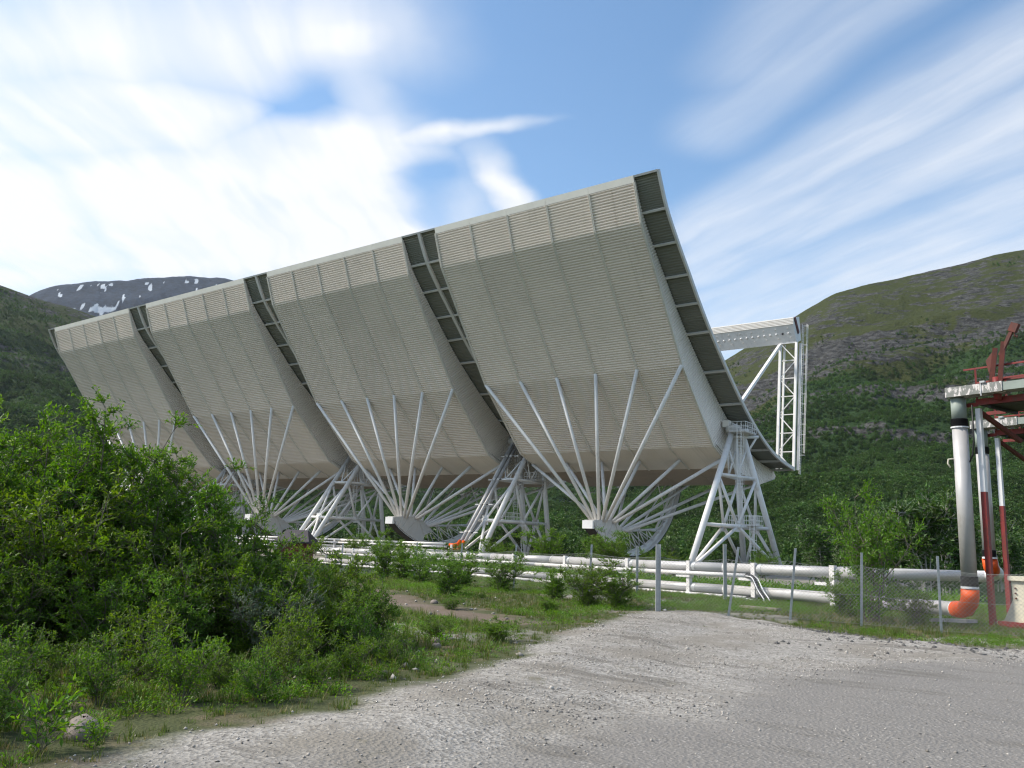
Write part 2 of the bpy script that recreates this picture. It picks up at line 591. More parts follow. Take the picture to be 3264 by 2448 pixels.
# a band of bare gravel beside the dirt track
bare = sstep(0.57, 0.66, fbm(GX * 0.32 + 3, GY * 0.45 + 8, 4)) * sstep(1.5, -3.0, sdG) * sstep(-16, -6, sdG) * sstep(-52, -60, GY) * sstep(-75, -71, GY)
grav = np.clip(grav + bare, 0, 1)
GZ = ground_z(GX, GY)
GZ += 0.10 * sstep(-0.6, 1.0, sdG) * sstep(2.4, 0.8, sdG) * (0.3 + fbm(GX * 1.2, GY * 1.2, 3))
GZ += (fbm(GX * 2.3, GY * 2.3, 3) - 0.5) * 0.05
V = np.stack([GX, GY, GZ], -1).reshape(-1, 3)
ni, nj = GX.shape
I = np.arange(ni * nj).reshape(ni, nj)
F = np.stack([I[:-1, :-1], I[1:, :-1], I[1:, 1:], I[:-1, 1:]], -1).reshape(-1, 4)

m, t, out = base_mat('ground_mix')
tc = t.n('ShaderNodeTexCoord')
o = tc.outputs['Object']


def attr(t, n_):
    a = t.n('ShaderNodeAttribute')
    a.attribute_name = n_
    return a.outputs['Fac']


vor = t.n('ShaderNodeTexVoronoi')
t.put(vor.inputs['Vector'], o)
vor.inputs['Scale'].default_value = 26
vor2 = t.n('ShaderNodeTexVoronoi')
t.put(vor2.inputs['Vector'], o)
vor2.inputs['Scale'].default_value = 60
sepc = t.n('ShaderNodeSeparateColor')
t.put(sepc.inputs[0], vor.outputs['Color'])
sepc2 = t.n('ShaderNodeSeparateColor')
t.put(sepc2.inputs[0], vor2.outputs['Color'])
stone_v = t.math('ADD', t.math('MULTIPLY', sepc.outputs[0], 0.6), t.math('MULTIPLY', sepc2.outputs[0], 0.4))
gcol = t.mix(stone_v, (0.12, 0.112, 0.10), (0.47, 0.445, 0.405))
gcol = t.mix(t.remap(t.noise(o, 0.55, 6, 0.65), 0.44, 0.64, 0, 0.85), gcol, (0.215, 0.195, 0.165))
gcol = t.mix(t.remap(t.noise(t.mapping(o, (0.4, 1.7, 1), (0, 0, -0.75)), 0.8, 5, 0.6), 0.54, 0.66, 0, 0.7), gcol, (0.13, 0.118, 0.10))
gcol = t.mix(t.remap(t.noise(o, 1.9, 6, 0.7), 0.58, 0.74, 0, 0.7), gcol, (0.13, 0.12, 0.075))
acol = t.mix(t.noise(o, 45, 4, 0.7), (0.14, 0.131, 0.119), (0.275, 0.26, 0.24))
acol = t.mix(t.remap(sepc2.outputs[1], 0.93, 0.97, 0, 0.6), acol, (0.42, 0.40, 0.37))
acol = t.mix(t.remap(t.noise(t.mapping(o, (0.35, 1.6, 1), (0, 0, -0.75)), 0.9, 6, 0.65), 0.50, 0.70, 0, 0.8), acol, (0.125, 0.115, 0.098))
scol = t.mix(t.noise(o, 3.5, 6, 0.7), (0.035, 0.052, 0.014), (0.095, 0.098, 0.042))
scol = t.mix(t.remap(t.noise(o, 1.1, 5, 0.6), 0.5, 0.7, 0, 0.8), scol, (0.16, 0.125, 0.085))
tcol = t.mix(t.noise(t.mapping(o, (0.6, 2.2, 1), (0, 0, -0.55)), 4, 5, 0.7), (0.115, 0.082, 0.060), (0.21, 0.165, 0.13))
c1 = t.mix(attr(t, 'asphalt'), gcol, acol)
c1 = t.mix(attr(t, 'gravel'), scol, c1)
c1 = t.mix(t.math('MULTIPLY', attr(t, 'track'), 0.9), c1, tcol)
b = t.n('ShaderNodeBsdfPrincipled')
t.put(b.inputs['Base Color'], c1)
b.inputs['Roughness'].default_value = 0.9
b.inputs['Specular IOR Level'].default_value = 0.25
bp = t.n('ShaderNodeBump')
bp.inputs['Strength'].default_value = 0.8
bp.inputs['Distance'].default_value = 0.03
hgt = t.math('ADD', t.math('MULTIPLY', vor.outputs['Distance'], 0.6), t.math('MULTIPLY', t.noise(o, 22, 5, 0.7), 0.8))
t.put(bp.inputs['Height'], hgt)
t.put(b.inputs['Normal'], bp.outputs[0])
t.put(out.inputs[0], b.outputs[0])
ground = mesh_np('ground', V, F, 'ground_mix', smooth=True, attrs={'gravel': grav.ravel(), 'asphalt': asph.ravel(), 'track': trk.ravel()})
tag(ground, 'gravel lot with worn asphalt, grass verge and dirt track', 'ground', kind='structure')


# the wide valley floor below and beyond
def attr_ramp_mat(name, forest, meadow, rock, snow=None, scale=1.0):
    m, t, out = base_mat(name)
    tc = t.n('ShaderNodeTexCoord')
    o = tc.outputs['Object']
    n1 = t.noise(o, 0.012 * scale, 7, 0.65)
    n2 = t.noise(o, 0.09 * scale, 5, 0.7)
    vz = t.noise(t.mapping(o, (1, 1, 3.0)), 0.030 * scale, 8, 0.74)
    fc = t.mix(n2, tuple(x * 0.6 for x in forest), tuple(x * 1.4 for x in forest))
    mc = t.mix(n2, tuple(x * 0.7 for x in meadow), tuple(x * 1.25 for x in meadow))
    rc = t.mix(t.remap(t.noise(t.mapping(o, (1, 1, 2.2)), 0.085 * scale, 6, 0.75), 0.35, 0.68), tuple(x * 0.35 for x in rock), tuple(x * 1.6 for x in rock))
    rc = t.mix(t.remap(t.noise(o, 0.22 * scale, 4, 0.6), 0.64, 0.74, 0, 0.8), rc, tuple(min(1, x * 3.6) for x in rock))
    c = t.mix(t.remap(t.math('ADD', attr(t, 'forest'), t.math('MULTIPLY', t.math('SUBTRACT', n1, 0.5), 0.9)), 0.38, 0.62), mc, fc)
    c = t.mix(t.remap(t.math('ADD', attr(t, 'rock'), t.math('MULTIPLY', t.math('SUBTRACT', vz, 0.5), 2.6)), 0.53, 0.62), c, rc)
    if snow:
        c = t.mix(t.remap(t.math('ADD', attr(t, 'snow'), t.math('MULTIPLY', t.math('SUBTRACT', n2, 0.5), 0.8)), 0.40, 0.75), c, snow)
    b = t.n('ShaderNodeBsdfPrincipled')
    t.put(b.inputs['Base Color'], c)
    b.inputs['Roughness'].default_value = 0.95
    b.inputs['Specular IOR Level'].default_value = 0.1
    bp = t.n('ShaderNodeBump')
    bp.inputs['Strength'].default_value = 0.9
    bp.inputs['Distance'].default_value = 8.0
    t.put(bp.inputs['Height'], t.math('ADD', n2, vz))
    t.put(b.inputs['Normal'], bp.outputs[0])
    t.put(out.inputs[0], b.outputs[0])


attr_ramp_mat('mountain_near', (0.030, 0.058, 0.020), (0.052, 0.062, 0.021), (0.068, 0.068, 0.066))
attr_ramp_mat('mountain_left', (0.028, 0.052, 0.018), (0.045, 0.060, 0.020), (0.070, 0.070, 0.070))
attr_ramp_mat('mountain_far', (0.05, 0.06, 0.05), (0.020, 0.030, 0.042), (0.017, 0.028, 0.046), snow=(0.50, 0.54, 0.58), scale=0.35)  # blue of the distant haze is put into the rock and meadow colours

th = np.linspace(0, 2 * np.pi, 145)
rr = np.concatenate([[0.0], np.geomspace(6, 14000, 70)])
TH, RR = np.meshgrid(th, rr, indexing='ij')
VX, VY = CX + RR * np.cos(TH), CY + RR * np.sin(TH)
VZ = ground_z(VX, VY) - 0.12 - 0.25 * sstep(0, 60, 60 - RR) * 0
V = np.stack([VX, VY, VZ], -1).reshape(-1, 3)
ni, nj = TH.shape
I = np.arange(ni * nj).reshape(ni, nj)
F = np.stack([I[:-1, :-1], I[:-1, 1:], I[1:, 1:], I[1:, :-1]], -1).reshape(-1, 4)
valley = mesh_np('valley_floor', V, F, 'mountain_near', smooth=True, attrs={'forest': np.full(V.shape[0], 0.75), 'rock': np.zeros(V.shape[0])})
tag(valley, 'flat green valley floor under the antenna', 'valley floor', kind='structure')


# made-up pale gravel pad, added to bounce warm sunlight up onto the panels
px_ = np.linspace(-28, 136, 83)
py_ = np.linspace(-27, 44, 37)
QX, QY = np.meshgrid(px_, py_, indexing='ij')
edge_ = (fbm(QX * 0.1, QY * 0.1, 3) - 0.5) * 6
QY2 = QY + np.where(QY == QY.min(), edge_, 0) + np.where(QY == QY.max(), edge_, 0)
I = np.arange(QX.size).reshape(QX.shape)
F = np.stack([I[:-1, :-1], I[1:, :-1], I[1:, 1:], I[:-1, 1:]], -1).reshape(-1, 4)
paint('bounce_gravel', (0.20, 0.185, 0.155), 0.9, 0, 0.25, 0.4, (0.16, 0.15, 0.07), 0.7)
pad = mesh_np('bounce_pad', np.stack([QX, QY2, ground_z(QX, QY2) - 0.05], -1).reshape(-1, 3), F, 'bounce_gravel', smooth=True)
tag(pad, 'made-up pale gravel under the antenna, added to bounce sunlight onto its back', 'bounce pad', kind='structure')


def mountain(name, label, az, el, r_foot, r_ridge, mat, nth, nr, power, amp, bands, seed, forest_top, snowf=None, rock_amt=0.5, ridge_var=0.0):
    """hillside standing round the valley: bearing against height angle of its crest, foot and crest distances in metres"""
    a = np.linspace(az[0], az[-1], nth)
    e = np.interp(a, az, el)
    kw = max(3, int(1.3 / (a[1] - a[0])) | 1)
    ker = np.hanning(kw + 2)
    ker /= ker.sum()
    e = np.convolve(np.pad(e, len(ker) // 2, mode='edge'), ker, mode='valid')[:nth]
    tt = np.linspace(0, 1.0, nr)
    ttx = np.concatenate([tt, [1.05, 1.12, 1.25, 1.5]])
    A, T = np.meshgrid(a, ttx, indexing='ij')
    Ecr = np.meshgrid(e, ttx, indexing='ij')[0]
    rf = np.interp(A, az, r_foot) if not np.isscalar(r_foot) else r_foot
    rc = np.interp(A, az, r_ridge) if not np.isscalar(r_ridge) else r_ridge
    Rr = rf + (rc - rf) * T
    x = CX + Rr * (np.cos(np.radians(A)) * FH[0] + np.sin(np.radians(A)) * RH[0])
    y = CY + Rr * (np.cos(np.radians(A)) * FH[1] + np.sin(np.radians(A)) * RH[1])
    Tc = np.clip(T, 0, 1)
    # cliffs and ledges: the height angle climbs in steps
    st = Tc ** power
    big = fbm(x * 0.004 + seed, y * 0.004 + seed, 5)
    led = st * 9 + (big - 0.5) * 1.6
    st = st + 0.035 * np.sin(led * 2 * np.pi) * np.sin(np.pi * Tc)
    z = Rr * np.tan(np.radians(Ecr * np.clip(st, 0, 1.0))) + CAM.z * Tc - 0.6 * (1 - Tc)
    fine = fbm(x * 0.014 + seed * 3, y * 0.014, 6, 0.6) - 0.5
    env = np.sin(np.pi * np.clip(Tc, 0, 1) ** 0.8) + 0.20 * Tc
    z = z + amp * (big - 0.5) * env + amp * 0.55 * fine * env
    z = z - np.where(T > 1, (T - 1) * rc * 0.22, 0)
    elv = np.degrees(np.arctan2(z - CAM.z, Rr)) / np.maximum(Ecr, 1e-3)
    wob = (fbm(x * 0.006 + 9, y * 0.006 + 2 + seed, 5) - 0.5)
    rock = np.zeros_like(z)
    for c0, w, s in bands:
        rock = np.maximum(rock, s * sstep(w, w * 0.3, np.abs(elv + wob * 0.16 - c0)))
    rock = rock * (0.15 + 1.6 * fbm(x * 0.008 + 31, y * 0.008 + seed, 5)) + (fbm(x * 0.02 + 5, y * 0.02, 4) - 0.5) * 0.35
    rock = np.clip(rock * rock_amt * 1.3 + 0.19 * sstep(0.45, 0.7, elv), 0, 0.8)
    forest = sstep(forest_top + 0.24, forest_top - 0.12, elv + wob * 0.5)
    attrs = {'rock': rock.ravel(), 'forest': forest.ravel()}
    if snowf is not None:
        attrs['snow'] = snowf(A, elv, x, y).ravel()
    n_i, n_j = A.shape
    I = np.arange(n_i * n_j).reshape(n_i, n_j)
    F = np.stack([I[:-1, :-1], I[1:, :-1], I[1:, 1:], I[:-1, 1:]], -1).reshape(-1, 4)
    ob = mesh_np(name, np.stack([x, y, z], -1).reshape(-1, 3), F, mat, smooth=True, attrs=attrs)
    tag(ob, label, 'mountain', kind='structure')
    return x, y, z, forest, rock, A


AZR = [-45, -30, -18, -8, 0, 4.2, 9.5, 13.5, 17, 18.8, 20, 21.7, 24, 26.2, 28.4, 30, 31.3, 33, 40, 52]
ELR = [2.6, 3.2, 4.6, 5.2, 5.6, 6.6, 9.6, 12.1, 14.1, 15.25, 15.95, 16.82, 17.3, 17.55, 17.8, 18.05, 18.25, 18.3, 17.5, 15]
RRR = [2600, 2400, 2200, 2000, 1900, 1900, 1850, 1800, 1780, 1760, 1750, 1750, 1760, 1780, 1790, 1800, 1800, 1800, 1800, 1800]
mr = mountain('mountain_slope', 'steep green mountain with grey rock bands beyond the antenna', AZR, ELR, 330, RRR, 'mountain_near', 620, 150, 0.92, 62,
              [(0.92, 0.10, 0.45), (0.77, 0.10, 0.85), (0.60, 0.055, 1.0), (0.46, 0.05, 1.0)], 3.1, 0.62, rock_amt=0.55)
AZL = [-60, -45, -38, -32.7, -31.2, -29, -27.6, -26.5, -22, -16, -10, -2]
ELL = [15.5, 15.2, 14.4, 13.75, 13.42, 13.1, 12.86, 12.6, 10.8, 7.6, 4.6, 2.2]
ml = mountain('hillside', 'dark green wooded hillside with a bare rocky crest behind the bushes', AZL, ELL, 420, 1900, 'mountain_left', 320, 110, 0.9, 60,
              [(0.97, 0.10, 0.8), (0.74, 0.05, 0.55)], 8.7, 0.78, rock_amt=0.5)


def snowf(A, elv, x, y):
    n = fbm(A * 1.1 + 3, elv * 16, 4, 0.55)
    n = fbm(A * 2.2 + 3, elv * 30 + A * 0.6, 4, 0.6)
    s = sstep(0.655, 0.70, n) * sstep(0.85, 0.90, elv) * 1.0
    main = sstep(1.0, 0.55, np.hypot((A + 27.3) / 1.5, (elv - 0.880) / 0.020) + (fbm(A * 1.6, elv * 26, 4) - 0.5) * 1.7)
    return np.clip(np.maximum(s, main), 0, 1) * sstep(0.995, 0.985, elv)


AZF = [-50, -40, -34, -31.1, -30.9, -30.3, -29.4, -28.4, -26.6, -24.4, -22.95, -21.4, -19.9, -16, -10, 0]
ELF = [9, 10.5, 12, 13.42, 13.66, 14.12, 14.5, 14.8, 15.2, 15.7, 16.05, 16.25, 16.34, 15.6, 13, 8]
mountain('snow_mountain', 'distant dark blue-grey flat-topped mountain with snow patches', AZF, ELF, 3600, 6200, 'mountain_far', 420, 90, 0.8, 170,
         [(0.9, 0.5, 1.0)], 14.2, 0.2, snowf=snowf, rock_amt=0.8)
print('terrain done')
# ------------------------------------------------------------------ the antenna: four reflector sectors in a row
OV = 2.54                       # overhang of the sheet past the box
PA, PK1, PK2, PK3, PB1 = (-18.82, 35.65), (-17.31, 31.62), (-8.64, 19.75), (-1.27, 12.58), (3.55, 10.72)
PB2, PB3 = (11.71, 9.50), (16.99, 10.82)
SHEET = [(-18.58, 35.78), (-16.88, 32.75), (-14.64, 30.22), (-12.15, 27.75), (-9.90, 25.50), (-7.36, 23.22), (-3.31, 20.05), (0.64, 17.27), (4.52, 15.0), (8.44, 13.30), (11.88, 12.40), (16.17, 11.80)]
ORG = (0, 3.0, 0)


def catmull(pts, k):
    out = []
    n = len(pts)
    for i in range(n - 1):
        p0, p1, p2, p3 = [Vector(pts[max(0, min(n - 1, j))]) for j in (i - 1, i, i + 1, i + 2)]
        for s in range(k):
            u = s / k
            q = 0.5 * ((2 * p1) + (p2 - p0) * u + (2 * p0 - 5 * p1 + 4 * p2 - p3) * u * u + (3 * p1 - p0 - 3 * p2 + p3) * u ** 3)
            out.append((q.x, q.y))
    out.append(tuple(pts[-1]))
    return out


CURVE = catmull([(p[0], p[1]) for p in SHEET], 6)


def curve_z(y):
    return float(np.interp(y, [p[0] for p in CURVE], [p[1] for p in CURVE]))


def corrugate(mb, a, b_, x0, x1, pitch, depth, sgn=1.0):
    """trapezoid sheet whose ribs run along x, from profile point a down to b"""
    a, b_ = Vector(a), Vector(b_)
    L = (b_ - a).length
    d = (b_ - a) / L
    nrm = Vector((d.y, -d.x)) * sgn          # outwards, to the back
    n = max(1, round(L / pitch))
    p = L / n
    prof = []
    for i in range(n):
        for s, h in ((0.0, 0.0), (0.13, 0.0), (0.27, 1.0), (0.56, 1.0)):
            prof.append(a + d * (i + s) * p + nrm * (h * depth))
    prof.append(b_)
    vs = [(x0, q.x, q.y) for q in prof] + [(x1, q.x, q.y) for q in prof]
    k = len(prof)
    mb.add(vs, [(i, i + 1, i + 1 + k, i + k) for i in range(k - 1)])


def ribbed_wall(mb, poly, x, dirv, pitch, depth):
    """end wall in a plane of constant x, ribs running along dirv through the polygon"""
    d = Vector(dirv).normalized()
    s = Vector((-d.y, d.x))
    pts = [Vector(p) for p in poly]
    smin, smax = min(p.dot(s) for p in pts), max(p.dot(s) for p in pts)

    def cut(v):
        ts = []
        for i in range(len(pts)):
            a, b_ = pts[i], pts[(i + 1) % len(pts)]
            da, db = a.dot(s) - v, b_.dot(s) - v
            if da * db <= 0 and abs(da - db) > 1e-9:
                ts.append((a + (b_ - a) * (da / (da - db))).dot(d))
        return (min(ts), max(ts)) if len(ts) > 1 else None
    lev = []
    v = smin + 0.01
    while v < smax - 0.01:
        for f_, h in ((0.0, 0.0), (0.35, 0.0), (0.5, 1.0), (0.85, 1.0)):
            w = v + f_ * pitch
            if w < smax - 0.01:
                lev.append((w, h))
        v += pitch
    prev = None
    for w, h in lev:
        c = cut(w)
        if c:
            p0, p1 = s * w + d * c[0], s * w + d * c[1]
            cur = ((x + h * depth, p0.x, p0.y), (x + h * depth, p1.x, p1.y))
            if prev:
                mb.add([prev[0], prev[1], cur[1], cur[0]], [(0, 1, 2, 3)])
            prev = cur


def make_sector():
    root = empty('reflector_sector', (0, 3.0, 0))
    xs = [-15 + OV + (30 - 2 * OV) * k / 5 for k in range(6)]
    facets = [(PA, PK1, 0.262), (PK1, PK2, 0.272), (PK2, PK3, 0.272), (PK3, PB1, 0.235)]
    top_drop = 0.55
    a0 = Vector(PA) + (Vector(PK1) - Vector(PA)).normalized() * top_drop
    for i in range(5):
        for j, (a, b_, pt) in enumerate(facets):
            mb = MB()
            corrugate(mb, tuple(a0) if j == 0 else a, b_, xs[i] + 0.02, xs[i + 1] - 0.02, pt, 0.13)
            mb.build('panel', 'cladding', root, ORG)
        mb = MB()
        q, dd = Vector(PA), (Vector(PK1) - Vector(PA)).normalized()
        nn = Vector((dd.y, -dd.x))
        pr = [q + Vector((0.12, 0.10)), q + nn * 0.13 + Vector((0, 0.10)), q + nn * 0.13 + dd * (top_drop + 0.03), q + nn * 0.02 + dd * (top_drop + 0.03)]
        mb.prism_x([(p.x, p.y) for p in pr], xs[i] + 0.01, xs[i + 1] - 0.01)
        mb.build('fascia', 'fascia_paint', root, ORG)
        mb = MB()
        mb.add([(xs[i] + 0.015, *PB1), (xs[i + 1] - 0.015, *PB1), (xs[i + 1] - 0.015, *PB2), (xs[i] + 0.015, *PB2)], [(0, 1, 2, 3)])
        mb.add([(xs[i] + 0.015, *PB2), (xs[i + 1] - 0.015, *PB2), (xs[i + 1] - 0.015, *PB3), (xs[i] + 0.015, *PB3)], [(0, 1, 2, 3)])
        mb.build('soffit', 'soffit', root, ORG)
    # rails over the joints between the bays
    line = [Vector(p) for p in (a0, PK1, PK2, PK3, PB1)]
    offs = []
    for i, p in enumerate(line):
        d = (line[min(i + 1, 4)] - line[max(i - 1, 0)]).normalized()
        offs.append(Vector((d.y, -d.x)))
    for k, x in enumerate(xs):
        mb = MB()
        for sx in ((-0.10, -0.03), (0.03, 0.10)):
            vs = []
            for p, n_ in zip(line, offs):
                for xx, h in ((sx[0], -0.05), (sx[0], 0.19), (sx[1], 0.19), (sx[1], -0.05)):
                    q = p + n_ * h
                    vs.append((x + xx, q.x, q.y))
            fs = []
            for i in range(4):
                for e in range(4):
                    fs.append((i * 4 + e, i * 4 + (e + 1) % 4, (i + 1) * 4 + (e + 1) % 4, (i + 1) * 4 + e))
            mb.add(vs, fs)
        vs = []
        for p, n_ in zip(line, offs):
            for xx in (-0.10, 0.10):
                q = p + n_ * 0.145
                vs.append((x + xx, q.x, q.y))
        mb.add(vs, [(2 * i, 2 * i + 1, 2 * i + 3, 2 * i + 2) for i in range(4)])
        mb.build('rail', 'rail_steel', root, ORG)
    # end walls
    inner = [(y, z - 0.28) for y, z in CURVE]
    poly = [PA, PK1, PK2, PK3, PB1, PB2, PB3] + [p for p in inner[::-1] if p[0] > PA[0] + 0.4]
    dv = Vector(PK2) - Vector(PK1)
    dv = Vector((-dv.y, dv.x))
    for s in (-1, 1):
        mb = MB()
        ribbed_wall(mb, poly, s * (15 - OV) - s * 0.05, dv, 0.30, 0.07 * s)
        mb.build('end_wall', 'end_cladding', root, ORG)
        # short double channel at the lower corner
        if s == 1:
            mb = MB()
            mb.bar((15 - OV + 0.12, *(Vector(PK3) + Vector((0.1, 0)))), (15 - OV + 0.12, *(Vector(PB1) + Vector((0.25, -0.05)))), 0.12, 0.12)
            mb.bar((15 - OV + 0.12, *(Vector(PK3) + Vector((0.5, 0.15)))), (15 - OV + 0.12, *(Vector(PB1) + Vector((0.65, 0.10)))), 0.12, 0.12)
            mb.build('corner_channel', 'rail_steel', root, ORG)
    # reflector sheet, one panel between each pair of purlins
    for i in range(len(SHEET) - 1):
        seg = CURVE[i * 6:i * 6 + 7]
        mb = MB()
        for a, b_ in zip(seg[:-1], seg[1:]):
            corrugate(mb, a, b_, -14.99, 14.99, 0.24, 0.05)
        front = [(y + 0.05, z + 0.07) for y, z in seg]
        vs = [(-14.99, *p) for p in front] + [(14.99, *p) for p in front]
        k = len(front)
        mb.add(vs, [(j + k, j + 1 + k, j + 1, j) for j in range(k - 1)])
        mb.build('reflector_panel', 'sheet_back', root, ORG)
    for i, (y, z) in enumerate(SHEET):
        j = min(i * 6, len(CURVE) - 2)
        d = (Vector(CURVE[j + 1]) - Vector(CURVE[j])).normalized()
        n_ = Vector((d.y, -d.x))
        c = Vector((y, z)) + n_ * 0.20
        mb = MB()
        mb.bar((-14.9, c.x, c.y), (14.9, c.x, c.y), 0.20, 0.22, upv=(0, n_.x, n_.y))
        mb.build('purlin', 'grey_steel', root, ORG)
    for s in (-1, 1):
        vs = []
        for i, p in enumerate(CURVE):
            d = (Vector(CURVE[min(i + 1, len(CURVE) - 1)]) - Vector(CURVE[max(i - 1, 0)])).normalized()
            n_ = Vector((d.y, -d.x))
            for xx, h in ((14.80, -0.10), (15.0, -0.10), (15.0, 0.30), (14.80, 0.30)):
                q = Vector(p) + n_ * h
                vs.append((s * xx, q.x, q.y))
        fs = []
        for i in range(len(CURVE) - 1):
            for e in range(4):
                fs.append((i * 4 + e, i * 4 + (e + 1) % 4, (i + 1) * 4 + (e + 1) % 4, (i + 1) * 4 + e))
        mb = MB().add(vs, fs)
        mb.build('edge_beam', 'grey_steel', root, ORG)
    # raking struts from the wheel hub to the box
    K3L = (1.25, 11.45)
    for k in range(6):
        for a, land, r in ((PK2, (-3.6, 4.62), 0.20), (K3L, (-1.6, 4.55), 0.19), ((PB3[0] - 0.6, PB3[1] - 0.1), (0.9, 3.7), 0.18)):
            mb = MB()
            lx = (k - 2.5) * 0.34
            n_ = Vector((-0.7, -0.6)) * 0.05
            mb.tube([(lx, land[0] + abs(k - 2.5) * 0.1, land[1] - 0.15), (xs[k], a[0] + n_.x, a[1] + n_.y)], r, 10)
            mb.build('strut', 'white_steel', root, ORG, smooth=True)
    # big wheel segment that tips the sector
    CY0, CZ0, RW = 3.1, 14.5, 13.65
    ang = lambda y, z: math.atan2(z - CZ0, y - CY0)
    a0_, a1_ = ang(-5.55, 3.7) , ang(16.6, 12.6)
    if a0_ > 0:
        a0_ -= 2 * math.pi
    arc = [a0_ + (a1_ - a0_) * i / 40 for i in range(41)]
    P = lambda a, r: (CY0 + r * math.cos(a), CZ0 + r * math.sin(a))
    rim = MB()
    for x0, x1, ra, rb in ((-0.55, 0.55, RW, RW - 0.10), (-0.05, 0.05, RW - 0.10, RW - 0.62), (-0.22, 0.22, RW - 0.62, RW - 0.68)):
        vs = []
        for a in arc:
            for x, r in ((x0, ra), (x1, ra), (x1, rb), (x0, rb)):
                vs.append((x, *P(a, r)))
        fs = []
        for i in range(40):
            for e in range(4):
                fs.append((i * 4 + e, i * 4 + (e + 1) % 4, (i + 1) * 4 + (e + 1) % 4, (i + 1) * 4 + e))
        fs += [(0, 1, 2, 3), (160 + 3, 160 + 2, 160 + 1, 160)]
        rim.add(vs, fs)
    ro = rim.build('wheel_rim', 'white_steel', root, ORG)
    trk_ = MB()
    vs = []
    for a in arc:
        for x, r in ((-0.60, RW + 0.09), (0.60, RW + 0.09), (0.60, RW + 0.01), (-0.60, RW + 0.01)):
            vs.append((x, *P(a, r)))
    fs = []
    for i in range(40):
        for e in range(4):
            fs.append((i * 4 + e, i * 4 + (e + 1) % 4, (i + 1) * 4 + (e + 1) % 4, (i + 1) * 4 + e))
    trk_.add(vs, fs)
    trk_.build('running_rail', 'black_rail', ro)
    for o_ in ro.children:
        for v in o_.data.vertices:
            v.co.y -= 3.0
    chord = [(1.4, 3.56), (5.6, 3.80), (9.9, 4.05), (12.4, 6.6), (14.2, 9.4)]
    for i in range(4):
        mb = MB().tube([(0, *chord[i]), (0, *chord[i + 1])], 0.14, 8)
        mb.build('chord', 'white_steel', root, ORG, smooth=True)
    nodes = []
    for i in range(9):
        nodes.append(P(a0_ + (a1_ - a0_) * (0.30 + 0.62 * i / 8), RW - 0.64))
    cpts = []
    for i in range(9):
        s = i / 8 * 4
        j = min(3, int(s))
        u = s - j
        cpts.append((chord[j][0] * (1 - u) + chord[j + 1][0] * u, chord[j][1] * (1 - u) + chord[j + 1][1] * u))
    for i in range(9):
        for sx in (-0.42, 0.42):
            mb = MB().tube([(sx * 0.2, *cpts[i]), (sx, *nodes[i])], 0.065, 6)
            if i < 8:
                mb.tube([(sx * 0.2, *cpts[i]), (sx, *nodes[i + 1])], 0.065, 6)
            mb.build('lattice_bar', 'white_steel', root, ORG, smooth=True)
    for p, q in (((9.9, 4.05), (15.6, 10.6)), ((5.6, 3.8), (13.6, 10.4)), ((12.4, 6.6), (10.5, 9.6)), ((12.4, 6.6), (16.0, 10.6))):
        MB().tube([(0, *p), (0, *q)], 0.09, 6).build('lattice_bar', 'white_steel', root, ORG, smooth=True)
    # counterweight at the rear end of the wheel
    cw = [(-5.35, 4.52), (-1.0, 4.72), (2.05, 3.06), (0.55, 2.36)] + [P(a, RW - 0.15) for a in np.linspace(ang(0.2, 1.2), ang(-5.2, 3.4) - (2 * math.pi if ang(-5.2, 3.4) > 0 else 0), 7)][:]
    mb = MB().prism_x(cw, -0.62, 0.62)
    c_ = mb.build('counterweight', 'grey_steel', root, ORG)
    for p, q in (((-4.6, 4.45), (-5.0, 3.5)), ((-3.7, 4.5), (-4.5, 3.2)), ((-2.6, 4.6), (-3.9, 2.9)), ((-1.0, 4.6), (-3.0, 2.5)), ((-1.0, 4.62), (0.5, 2.45)), ((1.95, 3.0), (0.5, 2.4))):
        mb = MB().bar((0.66, p[0], p[1] - 0.02), (0.66, q[0], q[1]), 0.14, 0.06, upv=(1, 0, 0))
        s_ = mb.build('stiffener', 'grey_steel', c_, ORG)
    MB().box((0, -5.5, 4.02), (1.3, 0.34, 0.86)).build('end_cap', 'white_steel', c_, ORG)
    # feed bridge on the focal line, held by lattice masts
    br = MB()
    sec = [(18.62, 31.0), (18.55, 30.08), (19.62, 27.92), (21.4, 28.6), (20.9, 31.6)]
    br.prism_x([(y, z) for y, z in sec], -14.5, 14.5)
    bo = br.build('feed_bridge', 'white_steel', root, ORG)
    nA = Vector((sec[2][0] - sec[1][0], sec[2][1] - sec[1][1]))
    fn = Vector((-abs(nA.y), -abs(nA.x))).normalized()
    for i in range(5):
        z_ = 30.12 + 0.19 * i
        MB().bar((-14.55, 18.50 + 0.016 * i, z_), (14.55, 18.50 + 0.016 * i, z_), 0.10, 0.09).build('slat', 'cream_slat', bo, ORG)
    for i in range(20):
        x = 14.5 - 0.75 - i * 0.78
        c = Vector(sec[1]) * 0.55 + Vector(sec[2]) * 0.45
        mb = MB()
        mb.tube([(x, c.x, c.y), (x, c.x + fn.x * 0.10, c.y + fn.y * 0.10), (x, c.x + fn.x * 0.16, c.y + fn.y * 0.16)], [0.13, 0.13, 0.05], 8)
        mb.build('feed_element', 'white_steel' if i != 1 else 'rubber', bo, ORG, smooth=True)
        if i % 2 == 0:
            for u in (0.22, 0.72):
                c2 = Vector(sec[1]) * (1 - u) + Vector(sec[2]) * u
                xo = x - (0.1 if u < 0.5 else -0.15)
                mb = MB().bar((xo, c2.x + fn.x * 0.02, c2.y + fn.y * 0.02), (xo + 0.12, c2.x + fn.x * 0.24, c2.y + fn.y * 0.24 + 0.2), 0.06, 0.06)
                mb.build('hook', 'grey_steel', bo, ORG)
